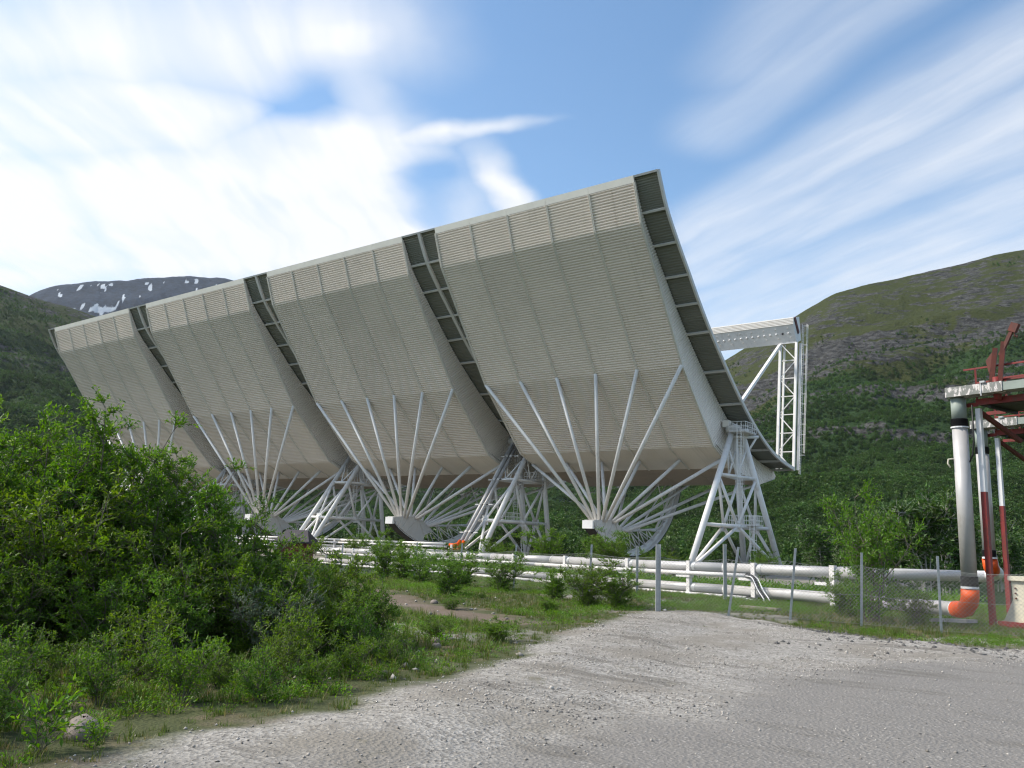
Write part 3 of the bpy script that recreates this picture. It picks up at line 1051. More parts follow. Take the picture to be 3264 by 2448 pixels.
    MB().bar((14.56, 19.0, 31.05), (14.56, 20.3, 29.3), 0.10, 0.55, upv=(0, 1, 1)).build('end_board', 'rust_red', bo, ORG)
    ch = [((14.5, 17.3, 11.6), (14.5, 19.6, 27.95)), ((12.5, 17.3, 11.6), (12.5, 19.5, 27.95))]
    for p, q in ch:
        MB().bar(p, q, 0.30, 0.30).build('mast_chord', 'white_steel', root, ORG)
        MB().bar((p[0], p[1] + 1.5, p[2] + 0.2), (q[0], q[1] + 1.5, q[2] + 0.2), 0.22, 0.22).build('mast_chord', 'white_steel', root, ORG)
    for i in range(7):
        u0_, u1_ = i / 7, (i + 1) / 7
        A = Vector(ch[0][0]).lerp(Vector(ch[0][1]), u1_)
        B = Vector(ch[1][0]).lerp(Vector(ch[1][1]), u1_)
        MB().bar(A, B, 0.12, 0.12).build('lattice_bar', 'white_steel', root, ORG)
        p = Vector(ch[i % 2][0]).lerp(Vector(ch[i % 2][1]), u0_)
        q = Vector(ch[1 - i % 2][0]).lerp(Vector(ch[1 - i % 2][1]), u1_)
        MB().bar(p, q, 0.11, 0.11).build('lattice_bar', 'white_steel', root, ORG)
    MB().bar((12.45, 19.35, 27.7), (12.1, 4.6, 16.6), 0.34, 0.34).build('raking_mast', 'white_steel', root, ORG)
    lad = MB()
    l0, l1 = Vector((15.15, 17.3, 11.2)), Vector((15.15, 20.1, 30.3))
    lad.bar(l0, l1, 0.05, 0.05)
    lad.bar(l0 + Vector((0, 0.55, 0)), l1 + Vector((0, 0.55, 0)), 0.05, 0.05)
    for i in range(60):
        p = l0.lerp(l1, i / 60)
        lad.bar(p, p + Vector((0, 0.55, 0)), 0.03, 0.03)
    for i in range(3):
        lad.bar(l0 + Vector((0.55, 0.28 * i, 2.5)), l1 + Vector((0.55, 0.28 * i, 0)), 0.03, 0.03)
    for i in range(14):
        p = l0.lerp(l1, 0.12 + i * 0.067)
        lad.tube([p, p + Vector((0.5, 0.05, 0)), p + Vector((0.58, 0.28, 0)), p + Vector((0.5, 0.5, 0)), p + Vector((0, 0.55, 0))], 0.02, 4, caps=False)
    lad.build('ladder', 'white_steel', root, ORG)
    return root


sec0 = make_sector()
SEC_LABELS = ['farthest reflector sector with corrugated back, rising behind the leafy bushes',
              'second reflector sector from the bushes, fan of white struts half behind foliage',
              'third reflector sector from the bushes, between the two middle towers',
              'nearest and largest reflector sector, its grey end wall and feed bridge showing']
for i in range(4):
    s = sec0 if i == 0 else copy_tree(sec0)
    s.location = (15 + 30 * i, 3.0, 0)
    tag(s, SEC_LABELS[i], 'antenna', 'corrugated antenna sectors in a row')


# ------------------------------------------------------------------ support towers
def ladder_mesh(p, q, w=0.45, cage=True, side=(0, -1, 0), step=0.3):
    mb = MB()
    p, q = Vector(p), Vector(q)
    s = Vector((0.8, 0.6, 0))
    mb.bar(p - s * w / 2, q - s * w / 2, 0.05, 0.05)
    mb.bar(p + s * w / 2, q + s * w / 2, 0.05, 0.05)
    L = (q - p).length
    n = int(L / step)
    for i in range(n):
        c = p.lerp(q, (i + 0.5) / n)
        mb.bar(c - s * w / 2, c + s * w / 2, 0.03, 0.03)
    if cage:
        d = Vector(side)
        for i in range(max(2, int(L / 0.9))):
            c = p.lerp(q, (i + 0.5) / max(2, int(L / 0.9)))
            if c.z - p.z < 1.8:
                continue
            mb.tube([c - s * w / 2, c - s * 0.36 + d * 0.35, c + d * 0.65, c + s * 0.36 + d * 0.35, c + s * w / 2], 0.022, 4, caps=False)
        for a, b_ in ((-0.36, 0.35), (0, 0.65), (0.36, 0.35)):
            mb.bar(p + Vector((0, 0, 1.9)) + s * a + d * b_, q + s * a + d * b_, 0.03, 0.02)
    return mb


def railing(c, hx, hy, z, h=1.0):
    mb = MB()
    cs = [(c[0] - hx, c[1] - hy), (c[0] + hx, c[1] - hy), (c[0] + hx, c[1] + hy), (c[0] - hx, c[1] + hy)]
    for i in range(4):
        a, b_ = Vector((*cs[i], z)), Vector((*cs[(i + 1) % 4], z))
        for hh in (h, h * 0.5, 0.08):
            mb.bar(a + Vector((0, 0, hh)), b_ + Vector((0, 0, hh)), 0.045, 0.045)
        n = max(2, int((b_ - a).length / 0.45))
        for k in range(n):
            p = a.lerp(b_, k / n)
            mb.bar(p, p + Vector((0, 0, h)), 0.04, 0.04)
    return mb


def tower(name, label, X, feet, tops, z0, lad_xy, platforms, cage_side=(0, -1, 0)):
    """feet, tops: dict of leg id -> (x, y[, z]); faces: rings of legs round the tower"""
    root = empty(name, (X, 3.0, z0))
    org = (X, 3.0, z0)
    ids = list(feet)
    F_ = {k: Vector((feet[k][0], feet[k][1], z0)) for k in ids}
    T_ = {k: Vector(tops[k]) for k in ids}
    at = lambda k, z: F_[k].lerp(T_[k], (z - z0) / (T_[k].z - z0))
    for k in ids:
        MB().tube([F_[k], T_[k]], 0.31, 14).build('leg', 'white_steel', root, org, smooth=True)
        MB().box((F_[k].x, F_[k].y, z0 + 0.1), (1.1, 1.1, 0.55)).build('footing', 'concrete', root, org)
    ZU, ZL = 9.45, 4.3
    n = len(ids)
    for i in range(n):
        a, b_ = ids[i], ids[(i + 1) % n]
        for z in (ZU, ZL):
            MB().tube([at(a, z), at(b_, z)], 0.18 if z == ZL else 0.17, 10).build('cross_bar', 'white_steel', root, org, smooth=True)
        mid = (at(a, ZL) + at(b_, ZL)) / 2
        dd_ = (at(b_, ZL) - at(a, ZL)).normalized()
        MB().tube([mid - dd_ * 0.38, mid + dd_ * 0.38], 0.25, 12).build('node_sleeve', 'white_steel', root, org, smooth=True)
        MB().bar(mid - Vector((0, 0, 0.55)), mid + Vector((0, 0, 0.55)), 0.9, 0.04, upv=tuple(Vector((-dd_.y, dd_.x, 0)))).build('gusset', 'white_steel', root, org)
        for k in (a, b_):
            MB().tube([at(k, ZU - 0.15), mid], 0.16, 8).build('brace', 'white_steel', root, org, smooth=True)
            MB().tube([mid, at(k, z0 + 0.4)], 0.17, 8).build('brace', 'white_steel', root, org, smooth=True)
        if (at(a, ZU) - at(b_, ZU)).length > 2.2:
            mu = (at(a, ZU) + at(b_, ZU)) / 2
            MB().tube([mu, at(a, 12.6)], 0.09, 8).build('brace', 'white_steel', root, org, smooth=True)
            MB().tube([mu, at(b_, 12.6)], 0.09, 8).build('brace', 'white_steel', root, org, smooth=True)
    lx, ly = lad_xy
    for p in platforms:
        pl = MB().box((p[0], p[1], p[2]), (p[3] * 2, p[4] * 2, 0.08)).build('platform', 'grey_steel', root, org)
        railing((p[0], p[1]), p[3], p[4], p[2] + 0.04).build('railing', 'white_steel', pl, org)
    ladder_mesh((lx + 1.0, ly + 0.6, z0), (lx + 1.0, ly + 0.6, ZL + 1.2), side=cage_side).build('ladder', 'white_steel', root, org)
    ladder_mesh((lx, ly, ZL), (lx, ly, max(t_.z for t_ in T_.values()) + 0.6), side=cage_side).build('ladder', 'white_steel', root, org)
    # bearing blocks at the head
    for c in {tuple(round(v, 1) for v in T_[k]) for k in ids}:
        MB().tube([(c[0] - 0.55, c[1], c[2] + 0.25), (c[0] + 0.55, c[1], c[2] + 0.25)], 0.45, 14).build('bearing', 'grey_steel', root, org, smooth=True)
    tag(root, label, 'tower', 'lattice towers carrying the antenna')
    return root


Z0 = -0.55
for X, lab in ((0, 'farthest white tube tower, nearly hidden behind the leafy bushes'), (30, 'white tube tower rising out of the bushes between the two farthest sectors'),
               (60, 'white tube tower beside the small dark hut roof'), (90, 'white tube tower with pipes climbing its sloping front leg')):
    tower('support_tower', lab, X,
          {'a': (X - 1.5, -8.3), 'b': (X + 1.6, -7.7), 'd': (X + 1.6, 7.0), 'c': (X - 1.5, 6.1)},
          {'a': (X - 1.5, 2.4, 14.4), 'b': (X + 1.6, 2.4, 14.4), 'd': (X + 1.6, 4.3, 14.4), 'c': (X - 1.5, 3.6, 14.4)}, Z0,
          (X - 0.9, 2.6), [(X - 1.0, 2.6, 4.45, 0.9, 1.2), (X + 1.0, 4.2, 9.6, 0.9, 1.3)], cage_side=(0.6, -0.8, 0))
et = tower('support_tower', 'nearest three-legged white tube tower under the grey end wall', 119.4,
           {'a': (118.6, -9.9), 'b': (121.5, 7.0), 'c': (117.4, 6.9)},
           {'a': (118.6, 1.0, 14.3), 'b': (119.2, 2.4, 14.0), 'c': (118.5, 1.9, 14.3)}, Z0,
           (119.7, 0.2), [(119.5, 2.0, 4.45, 1.5, 1.0), (119.5, 1.6, 14.1, 0.9, 1.5)], cage_side=(0.5, -0.85, 0))
org = (119.4, 3.0, Z0)
MB().tube([(118.6, 1.2, 13.7), (120.4, 3.6, 13.9)], 0.17, 10).build('cantilever', 'white_steel', et, org, smooth=True)
MB().tube([(120.3, 3.5, 13.9), (119.5, 2.9, 12.2)], 0.12, 8).build('cantilever', 'white_steel', et, org, smooth=True)
MB().box((118.0, 1.0, 15.1), (0.7, 0.7, 0.7)).build('bearing', 'rail_steel', et, org)

# pipes climbing the front leg of the tower at the third gap
for i, (dx, r) in enumerate(((0.55, 0.19), (1.15, 0.19))):
    root = empty('riser_pipe', (88.5 + dx, -8.6, 0.2))
    o_ = (88.5 + dx, -8.6, 0.2)
    p, q = Vector((88.5 + dx, -8.0, 1.2)), Vector((88.5 + dx, 1.9, 14.3))
    MB().tube([p, q], r, 10).build('pipe', 'pipe_alu', root, o_, smooth=True)
    MB().tube([(88.5 + dx - 0.9, -8.6, 1.25 - 0.55 * i), (88.5 + dx - 0.3, -8.55, 1.25 - 0.55 * i), (88.5 + dx, -8.25, 1.35 - 0.3 * i), (88.5 + dx, -7.8, 1.75)], r * 1.1, 10).build('elbow', 'orange_paint', root, o_, smooth=True)
    for u in (0.12, 0.38, 0.62, 0.86):
        c = p.lerp(q, u)
        MB().tube([c - Vector((0, 0.10, 0.13)), c + Vector((0, 0.10, 0.13))], r * 1.2, 10).build('clamp', 'grey_steel', root, o_, smooth=True)
        MB().bar(c + Vector((-0.9, -0.05, 0)), c + Vector((1.2, -0.05, 0)), 0.16, 0.10).build('bracket', 'white_steel', root, o_)
    tag(root, ['riser pipe with orange elbow climbing the tower leg, upper of the two elbows', 'riser pipe with orange elbow climbing the tower leg, lower of the two elbows'][i], 'pipe', 'pipes climbing the tower')
print('antenna done')
# ------------------------------------------------------------------ pipe runs on low racks
def bent(path, rad, k=6):
    """polyline with rounded corners"""
    path = [Vector(p) for p in path]
    out = [path[0]]
    for i in range(1, len(path) - 1):
        p, c, n = path[i - 1], path[i], path[i + 1]
        a = c + (p - c).normalized() * min(rad, (p - c).length * 0.45)
        b_ = c + (n - c).normalized() * min(rad, (n - c).length * 0.45)
        for s in range(k + 1):
            u = s / k
            out.append(a * (1 - u) ** 2 + c * 2 * u * (1 - u) + b_ * u * u)
    out.append(path[-1])
    return out


def flange(root, org, c, d, r, mat='grey_steel', w=0.05, name='flange'):
    c, d = Vector(c), Vector(d).normalized()
    MB().tube([c - d * w, c + d * w], r, 16).build(name, mat, root, org, smooth=False)


def bellows(root, org, p, q, r):
    p, q = Vector(p), Vector(q)
    n = 9
    path, rs = [], []
    for i in range(n * 2 + 1):
        path.append(p.lerp(q, i / (n * 2)))
        rs.append(r * (1.16 if i % 2 else 1.05))
    MB().tube(path, rs, 20).build('bellows', 'rubber', root, org)


BIG_LO = [(93.1, -31.8, -0.42), (121.9, -43.1, 0.0), (133.3, -47.5, 0.10), (141.9, -50.95, 0.22), (144.55, -52.4, 0.26), (148.55, -56.05, 0.36)]
BIG_UP = [(93.1, -31.8, 0.45), (121.9, -43.1, 0.86), (133.3, -47.5, 0.96), (141.9, -50.95, 1.08), (144.55, -52.4, 1.12)]
RB = 0.195


def along(path, n0, n1):
    """points cut along a polyline at parameters n0..n1 (metres)"""
    path = [Vector(p) for p in path]
    acc = [0.0]
    for a, b_ in zip(path[:-1], path[1:]):
        acc.append(acc[-1] + (b_ - a).length)

    def at_(s):
        for i in range(len(path) - 1):
            if s <= acc[i + 1] or i == len(path) - 2:
                return path[i].lerp(path[i + 1], (s - acc[i]) / (acc[i + 1] - acc[i]))
    pts = [at_(n0)] + [p for p, a in zip(path, acc) if n0 + 0.05 < a < n1 - 0.05] + [at_(n1)]
    return pts, acc[-1]


def pipe_run(name, label, path, r, mat, seg, cat='pipe', group=None, ring=True, end_extra=None):
    root = empty(name, path[0])
    org = path[0]
    tot = along(path, 0, 1)[1]
    s = 0.0
    while s < tot - 0.2:
        e = min(tot, s + seg)
        pts, _ = along(path, s, e - 0.01)
        MB().tube(pts, r, 18).build('pipe_length', mat, root, org, smooth=True)
        if ring and e < tot - 0.2:
            d = pts[-1] - pts[-2]
            flange(root, org, pts[-1], d, r * 1.10, 'grey_steel', 0.035, 'joint_ring')
        s = e
    if end_extra:
        end_extra(root, org)
    tag(root, label, cat, group)
    return root


def lo_end(root, org):
    e = Vector(BIG_LO[-1])
    top = Vector((149.05, -56.75, 0.98))
    d = (e - Vector(BIG_LO[-2])).normalized()
    flange(root, org, e, d, RB * 1.12, 'white_paint', 0.04)
    MB().tube([e, e + d * 0.22, e + d * 0.42 + Vector((0, 0, 0.05)), Vector((149.0, -56.68, 0.58)), Vector((149.04, -56.74, 0.74)), Vector((149.05, -56.75, 0.93))], RB * 1.16, 20).build('elbow', 'orange_paint', root, org, smooth=True)
    flange(root, org, top, (0, 0, 1), RB * 1.15, 'white_paint', 0.03)
    bellows(root, org, top + Vector((0, 0, 0.03)), top + Vector((0, 0, 0.30)), RB)
    MB().tube([top + Vector((0, 0, 0.30)), (149.05, -56.75, 5.30)], RB * 1.02, 24).build('riser', 'pipe_alu', root, org, smooth=True)
    flange(root, org, (149.05, -56.75, 5.32), (0, 0, 1), RB * 1.2, 'white_paint', 0.02)
    bellows(root, org, (149.05, -56.75, 5.34), (149.05, -56.75, 5.56), RB)
    MB().tube([(149.05, -56.75, 5.56), (149.05, -56.75, 6.14)], RB, 20).build('upper_stub', 'grey_green', root, org, smooth=True)
    MB().tube([(149.25, -56.80, 4.35), (149.34, -56.85, 4.55), (149.40, -56.9, 5.0), (149.42, -57.0, 5.9)], 0.022, 6).build('cable', 'rubber', root, org, smooth=True)
    MB().tube([(148.86, -56.85, 4.45), (148.74, -56.90, 4.43), (148.72, -56.9, 4.32), (148.78, -56.9, 4.2)], 0.022, 6).build('cable', 'cream_rust', root, org, smooth=True)


def up_end(root, org):
    MB().tube(bent([BIG_UP[-1], (145.35, -52.75, 1.13), (145.6, -51.3, 1.14)], 0.6), RB * 1.03, 16).build('elbow', 'pipe_alu', root, org, smooth=True)
    p0, p1 = Vector((145.6, -51.3, 1.14)), Vector((147.7, -47.9, 1.16))
    MB().tube([p0, p1], RB, 16).build('pipe_length', 'pipe_alu', root, org, smooth=True)
    flange(root, org, p1, p1 - p0, RB * 1.15, 'white_paint', 0.04)
    MB().tube(bent([p1, (148.2, -47.3, 1.16), (148.67, -48.3, 1.30), (148.67, -49.6, 1.45), (148.67, -50.0, 1.9)], 0.5), RB * 1.05, 16).build('elbow', 'white_paint', root, org, smooth=True)
    c = Vector((148.67, -50.15, 1.78))
    MB().tube([(148.67, -49.7, 1.42), (148.67, -50.0, 1.52), c], RB * 1.2, 16).build('elbow', 'orange_paint', root, org, smooth=True)
    flange(root, org, c + Vector((0, 0, 0.04)), (0, 0, 1), RB * 1.15, 'white_paint', 0.03)
    bellows(root, org, c + Vector((0, 0, 0.08)), c + Vector((0, 0, 0.30)), RB)
    MB().tube([c + Vector((0, 0, 0.30)), (148.67, -50.2, 5.30)], RB * 1.02, 20).build('riser', 'pipe_alu', root, org, smooth=True)
    bellows(root, org, (148.67, -50.2, 5.32), (148.67, -50.2, 5.54), RB)
    MB().tube([(148.67, -50.2, 5.54), (148.67, -50.2, 6.14)], RB, 16).build('upper_stub', 'grey_green', root, org, smooth=True)


pipe_run('large_pipe', 'lower of the two thick silver pipes, turning up through an orange elbow', BIG_LO, RB, 'pipe_alu', 6.2, end_extra=lo_end)
pipe_run('large_pipe', 'upper of the two thick silver pipes on the white rack', BIG_UP, RB, 'pipe_alu', 6.2, end_extra=up_end)
off = Vector((-0.36, -0.93, 0)) * 0.27


def small_path(big, dz, end):
    pts = [Vector(p) + off + Vector((0, 0, dz)) for p in big if p[0] < 141]
    return [tuple(p) for p in pts] + [end]


pipe_run('white_pipe', 'thin white pipe beneath the upper thick silver pipe', small_path(BIG_UP, -0.27, (140.35, -50.55, 0.79)), 0.085, 'pipe_white', 9.0)
pipe_run('white_pipe', 'thin white pipe beneath the lower thick silver pipe, near the ground', small_path(BIG_LO, -0.27, (140.35, -50.55, -0.06)), 0.085, 'pipe_white', 9.0)

# black and white hoses dropping from the ends of the thin pipes
for i, (pth, lab) in enumerate(((bent([(140.4, -50.6, 0.79), (140.75, -50.85, 0.78), (141.15, -51.3, 0.30), (141.5, -51.6, 0.0), (141.55, -51.65, -0.22)], 0.2), 'long black hose with white edges dropping from the upper thin pipe'),
                                (bent([(140.4, -50.6, -0.06), (140.85, -50.9, -0.08), (141.1, -51.15, -0.2), (141.15, -51.2, -0.36)], 0.12), 'short black hose with white edges beside the lower thin pipe'))):
    root = empty('hose', tuple(pth[0]))
    MB().tube(pth, 0.085, 10).build('hose_core', 'rubber', root, tuple(pth[0]), smooth=True)
    for s in (-1, 1):
        MB().tube([p + Vector((0.8, 0.6, 0)) * 0.10 * s + Vector((0.1, -0.1, 0)) for p in pth], 0.022, 6).build('hose_edge', 'white_paint', root, tuple(pth[0]), smooth=True)
    tag(root, lab, 'hose')

# rack supports
_, tot = along(BIG_UP, 0, 1)
rack_pos = [2.0, 8.5, 15.0, 21.5, 28.0, 33.5, 38.5, 43.5, 47.6, 51.2, 55.1]
SUP = ['white pipe support nearest the hoses', 'white pipe support beside the leafy young tree']
for i, s in enumerate(rack_pos):
    p = along(BIG_UP, max(0, s - 0.01), s)[0][-1]
    q = along(BIG_LO, max(0, s - 0.01), s)[0][-1]
    zb = float(ground_z(p.x, p.y)) - 0.1
    root = empty('pipe_support', (p.x, p.y, zb))
    o_ = (p.x, p.y, zb)
    c = p + off * 0.55
    MB().box((c.x, c.y, (p.z + 0.16 + zb) / 2), (0.20, 0.16, p.z + 0.32 - zb), -0.4).build('post', 'pipe_white', root, o_)
    for zz_ in (p.z - 0.40, q.z - 0.40):
        MB().box((c.x - 0.25, c.y + 0.1, zz_), (0.85, 0.24, 0.10), -0.4).build('arm', 'pipe_white', root, o_)
    flange(root, o_, p + Vector((0.25, -0.10, 0)), (0.93, -0.36, 0), RB * 1.07, 'galvanised', 0.09, 'clamp')
    flange(root, o_, q + Vector((0.25, -0.10, 0)), (0.93, -0.36, 0), RB * 1.07, 'galvanised', 0.09, 'clamp')
    if i == 10:
        lab = 'white pipe support beside the leafy young tree, nearest of the row'
    elif i == 9:
        lab = 'white pipe support where the black hoses hang'
    elif i == 8:
        lab = 'white pipe support just left of the thick corner post'
    else:
        lab = 'white post carrying the pipe run along the back fence'
    tag(root, lab, 'pipe support', 'posts of the pipe rack')

# a second, higher run of thin pipes that ends at the tower with the risers
for i, (yy, z1, z0_, r, mt, lab) in enumerate(((-9.0, 1.36, 1.20, 0.13, 'cream_slat', 'topmost cream pipe running along the antenna to the orange elbows'),
                                               (-9.4, 1.02, 0.84, 0.11, 'pipe_white', 'second white pipe from the top along the antenna'),
                                               (-9.0, 0.55, 0.42, 0.13, 'cream_slat', 'third cream pipe from the top along the antenna'),
                                               (-9.4, 0.25, 0.12, 0.11, 'pipe_white', 'lowest white pipe of the run along the antenna'))):
    pipe_run('thin_pipe', lab, [(28.0, yy, z0_), (60.0, yy, (z0_ + z1) / 2), (88.0 + 0.4 * i, yy, z1)], r, mt, 10.5, group='thin pipes along the antenna')
for i, x in enumerate((34, 41, 48, 55, 62, 69, 76, 83, 89)):
    root = empty('pipe_stand', (x, -9.2, Z0))
    MB().box((x, -9.2, (1.3 + Z0) / 2), (0.22, 0.22, 1.3 - Z0)).build('post', 'pipe_white', root, (x, -9.2, Z0))
    for z in (0.88, 0.1):
        MB().box((x, -9.25, z), (0.14, 0.9, 0.08)).build('arm', 'pipe_white', root, (x, -9.2, Z0))
    tag(root, 'white stand under the thin pipes along the antenna', 'pipe stand', 'stands of the thin pipe run')

# small hut between bushes and tower
root = empty('hut', (95.6, -36.6, -0.5))
o_ = (95.6, -36.6, -0.5)
MB().box((95.6, -36.6, 0.35), (2.4, 2.4, 1.7), 0.6).build('wall', 'hut_wall', root, o_)
hv = []
for (a, b_, z) in ((-1.5, -1.5, 1.15), (1.5, -1.5, 1.15), (1.5, 1.5, 1.15), (-1.5, 1.5, 1.15), (-0.9, 0, 2.1), (0.9, 0, 2.1), (-1.5, -1.5, 1.02), (1.5, -1.5, 1.02), (1.5, 1.5, 1.02), (-1.5, 1.5, 1.02)):
    ca, sa = math.cos(0.6), math.sin(0.6)
    hv.append((95.6 + a * ca - b_ * sa, -36.6 + a * sa + b_ * ca, z))
MB().add(hv, [(0, 1, 5, 4), (2, 3, 4, 5), (1, 2, 5), (3, 0, 4), (6, 7, 1, 0), (7, 8, 2, 1), (8, 9, 3, 2), (9, 6, 0, 3), (9, 8, 7, 6)]).build('roof', 'hut_roof', root, o_)
tag(root, 'small hut with dark roof half hidden behind the bushes', 'hut')

# ------------------------------------------------------------------ chain-link fence
def fence_post(root, org, x, y, h, w=0.05, lean=(0, 0), sec_='angle', zb=None):
    zb = float(ground_z(x, y)) - 0.25 if zb is None else zb
    top = Vector((x + lean[0], y + lean[1], zb + 0.25 + h))
    mb = MB()
    b_ = Vector((x, y, zb))
    s = Vector((0.8, 0.6, 0))
    n = Vector((0.6, -0.8, 0))
    if sec_ == 'angle':
        mb.bar(b_, top, w, 0.008, upv=(0.6, -0.8, 0))
        mb.bar(b_ + s * (w / 2 + 0.004) - n * w / 2, top + s * (w / 2 + 0.004) - n * w / 2, 0.008, w, upv=(0.6, -0.8, 0))
        for i in range(5):
            c = b_.lerp(top, 0.3 + i * 0.16) + n * 0.012
            mb.bar(c - s * 0.02, c + s * 0.02, 0.012, 0.012)
    else:
        mb.bar(b_, top, w, 0.012, upv=(0.6, -0.8, 0))
        for e in (-1, 1):
            mb.bar(b_ + s * e * (w / 2 + 0.007) , top + s * e * (w / 2 + 0.007), 0.014, w * 0.8, upv=(0.6, -0.8, 0))
    mb.build('post', 'galvanised', root, org)
    return top


def wire_panel(root, org, a, b_, za, zb_, h, name='wire_mesh', pitch=0.095, rw=0.0019, sag=0.08, dens=1.0):
    """diamond mesh between two posts, strand by strand"""
    a, b_ = Vector((*a, za)), Vector((*b_, zb_))
    L = (b_ - a).length
    n = Vector((-(b_ - a).y, (b_ - a).x, 0)).normalized()
    mb = MB()
    vs, fs = [], []

    def pt(s, v):
        u = s / L
        tops = h - sag * math.sin(math.pi * u)
        return a.lerp(b_, u) + Vector((0, 0, v / h * tops)) + n * 0.02 * math.sin(s * 2.1 + v * 3)
    cnt = int((L + h) / pitch)
    for dr in (1, -1):
        for i in range(cnt):
            c = i * pitch
            s0, s1 = max(0, c - h), min(L, c)
            if s1 - s0 < 0.03:
                continue
            k = 3
            prev = None
            for j in range(k + 1):
                s = s0 + (s1 - s0) * j / k
                v = c - s
                if dr < 0:
                    v = h - v
                p = pt(s, min(max(v, 0), h))
                o = len(vs)
                vs += [p + Vector((0, 0, rw * 1.4)), p + Vector((0, 0, -rw * 1.4)) + n * rw, p + Vector((0, 0, -rw * 1.4)) - n * rw]
                if prev is not None:
                    for e in range(3):
                        fs.append((prev + e, prev + (e + 1) % 3, o + (e + 1) % 3, o + e))
                prev = o
    mb.add(vs, fs)
    for hh in (0.0, 0.5, 1.0):
        mb.tube([pt(L * j / 6, hh * h) + n * 0.01 for j in range(7)], 0.0035, 4)
    return mb.build(name, 'wire', root, org)


FP = [(142.48, -62.02), (144.06, -61.24), (145.53, -60.77), (147.10, -60.1), (148.90, -60.05), (151.2, -59.9), (153.6, -59.7)]
root = empty('chain_link_fence', (142.48, -62.02, 0))
org = (142.48, -62.02, 0)
fence_post(root, org, 142.48, -62.02, 1.80, 0.10, sec_='I')
for (x, y), ln in zip(FP[1:], ((0.26, 0.20), (0.16, 0.14), (0.06, 0.08), (0, 0.03), (0, 0), (0, 0))):
    fence_post(root, org, x, y, 1.80, 0.055, ln)
for a, b_ in zip(FP[:-1], FP[1:]):
    wire_panel(root, org, a, b_, float(ground_z(*a)) + 0.05, float(ground_z(*b_)) + 0.05, 1.42)
tag(root, 'chain-link fence of galvanised posts along the edge of the gravel lot', 'fence')
LP = [(142.48, -62.02), (141.01, -54.14), (136.0, -51.6), (127.2, -48.3), (122.0, -48.5), (121.1, -51.2), (117.4, -51.6)]
LP = [(142.40, -61.8), (138.2, -58.6), (133.6, -56.6), (129.0, -54.4), (124.6, -52.6), (120.2, -51.0), (115.6, -49.3)]
root = empty('chain_link_fence', (138.2, -58.6, 0))
org = (138.2, -58.6, 0)
for x, y in LP[1:]:
    fence_post(root, org, x, y, 1.75, 0.06, (0.05, 0.04))
for a, b_ in zip(LP[:-1], LP[1:]):
    wire_panel(root, org, a, b_, float(ground_z(*a)) + 0.02, float(ground_z(*b_)) + 0.02, 1.45, pitch=0.085, rw=0.0012)
tag(root, 'chain-link fence running back past the bushes beside the pipes', 'fence')
for i, (x, y, h, lab) in enumerate(((141.0, -54.1, 1.95, 'thick galvanised fence post standing just behind the leaning post'), (136.1, -51.5, 1.9, 'thin lone galvanised post in front of the nearest counterweight'))):
    root = empty('steel_post', (x, y, 0))
    fence_post(root, (x, y, 0), x, y, h, (0.09, 0.07)[i], sec_='I')
    tag(root, lab, 'post')

# ------------------------------------------------------------------ red and white pipe gantries
EX, NX = Vector((0.95, -0.31, 0)).normalized(), Vector((0.31, 0.95, 0)).normalized()


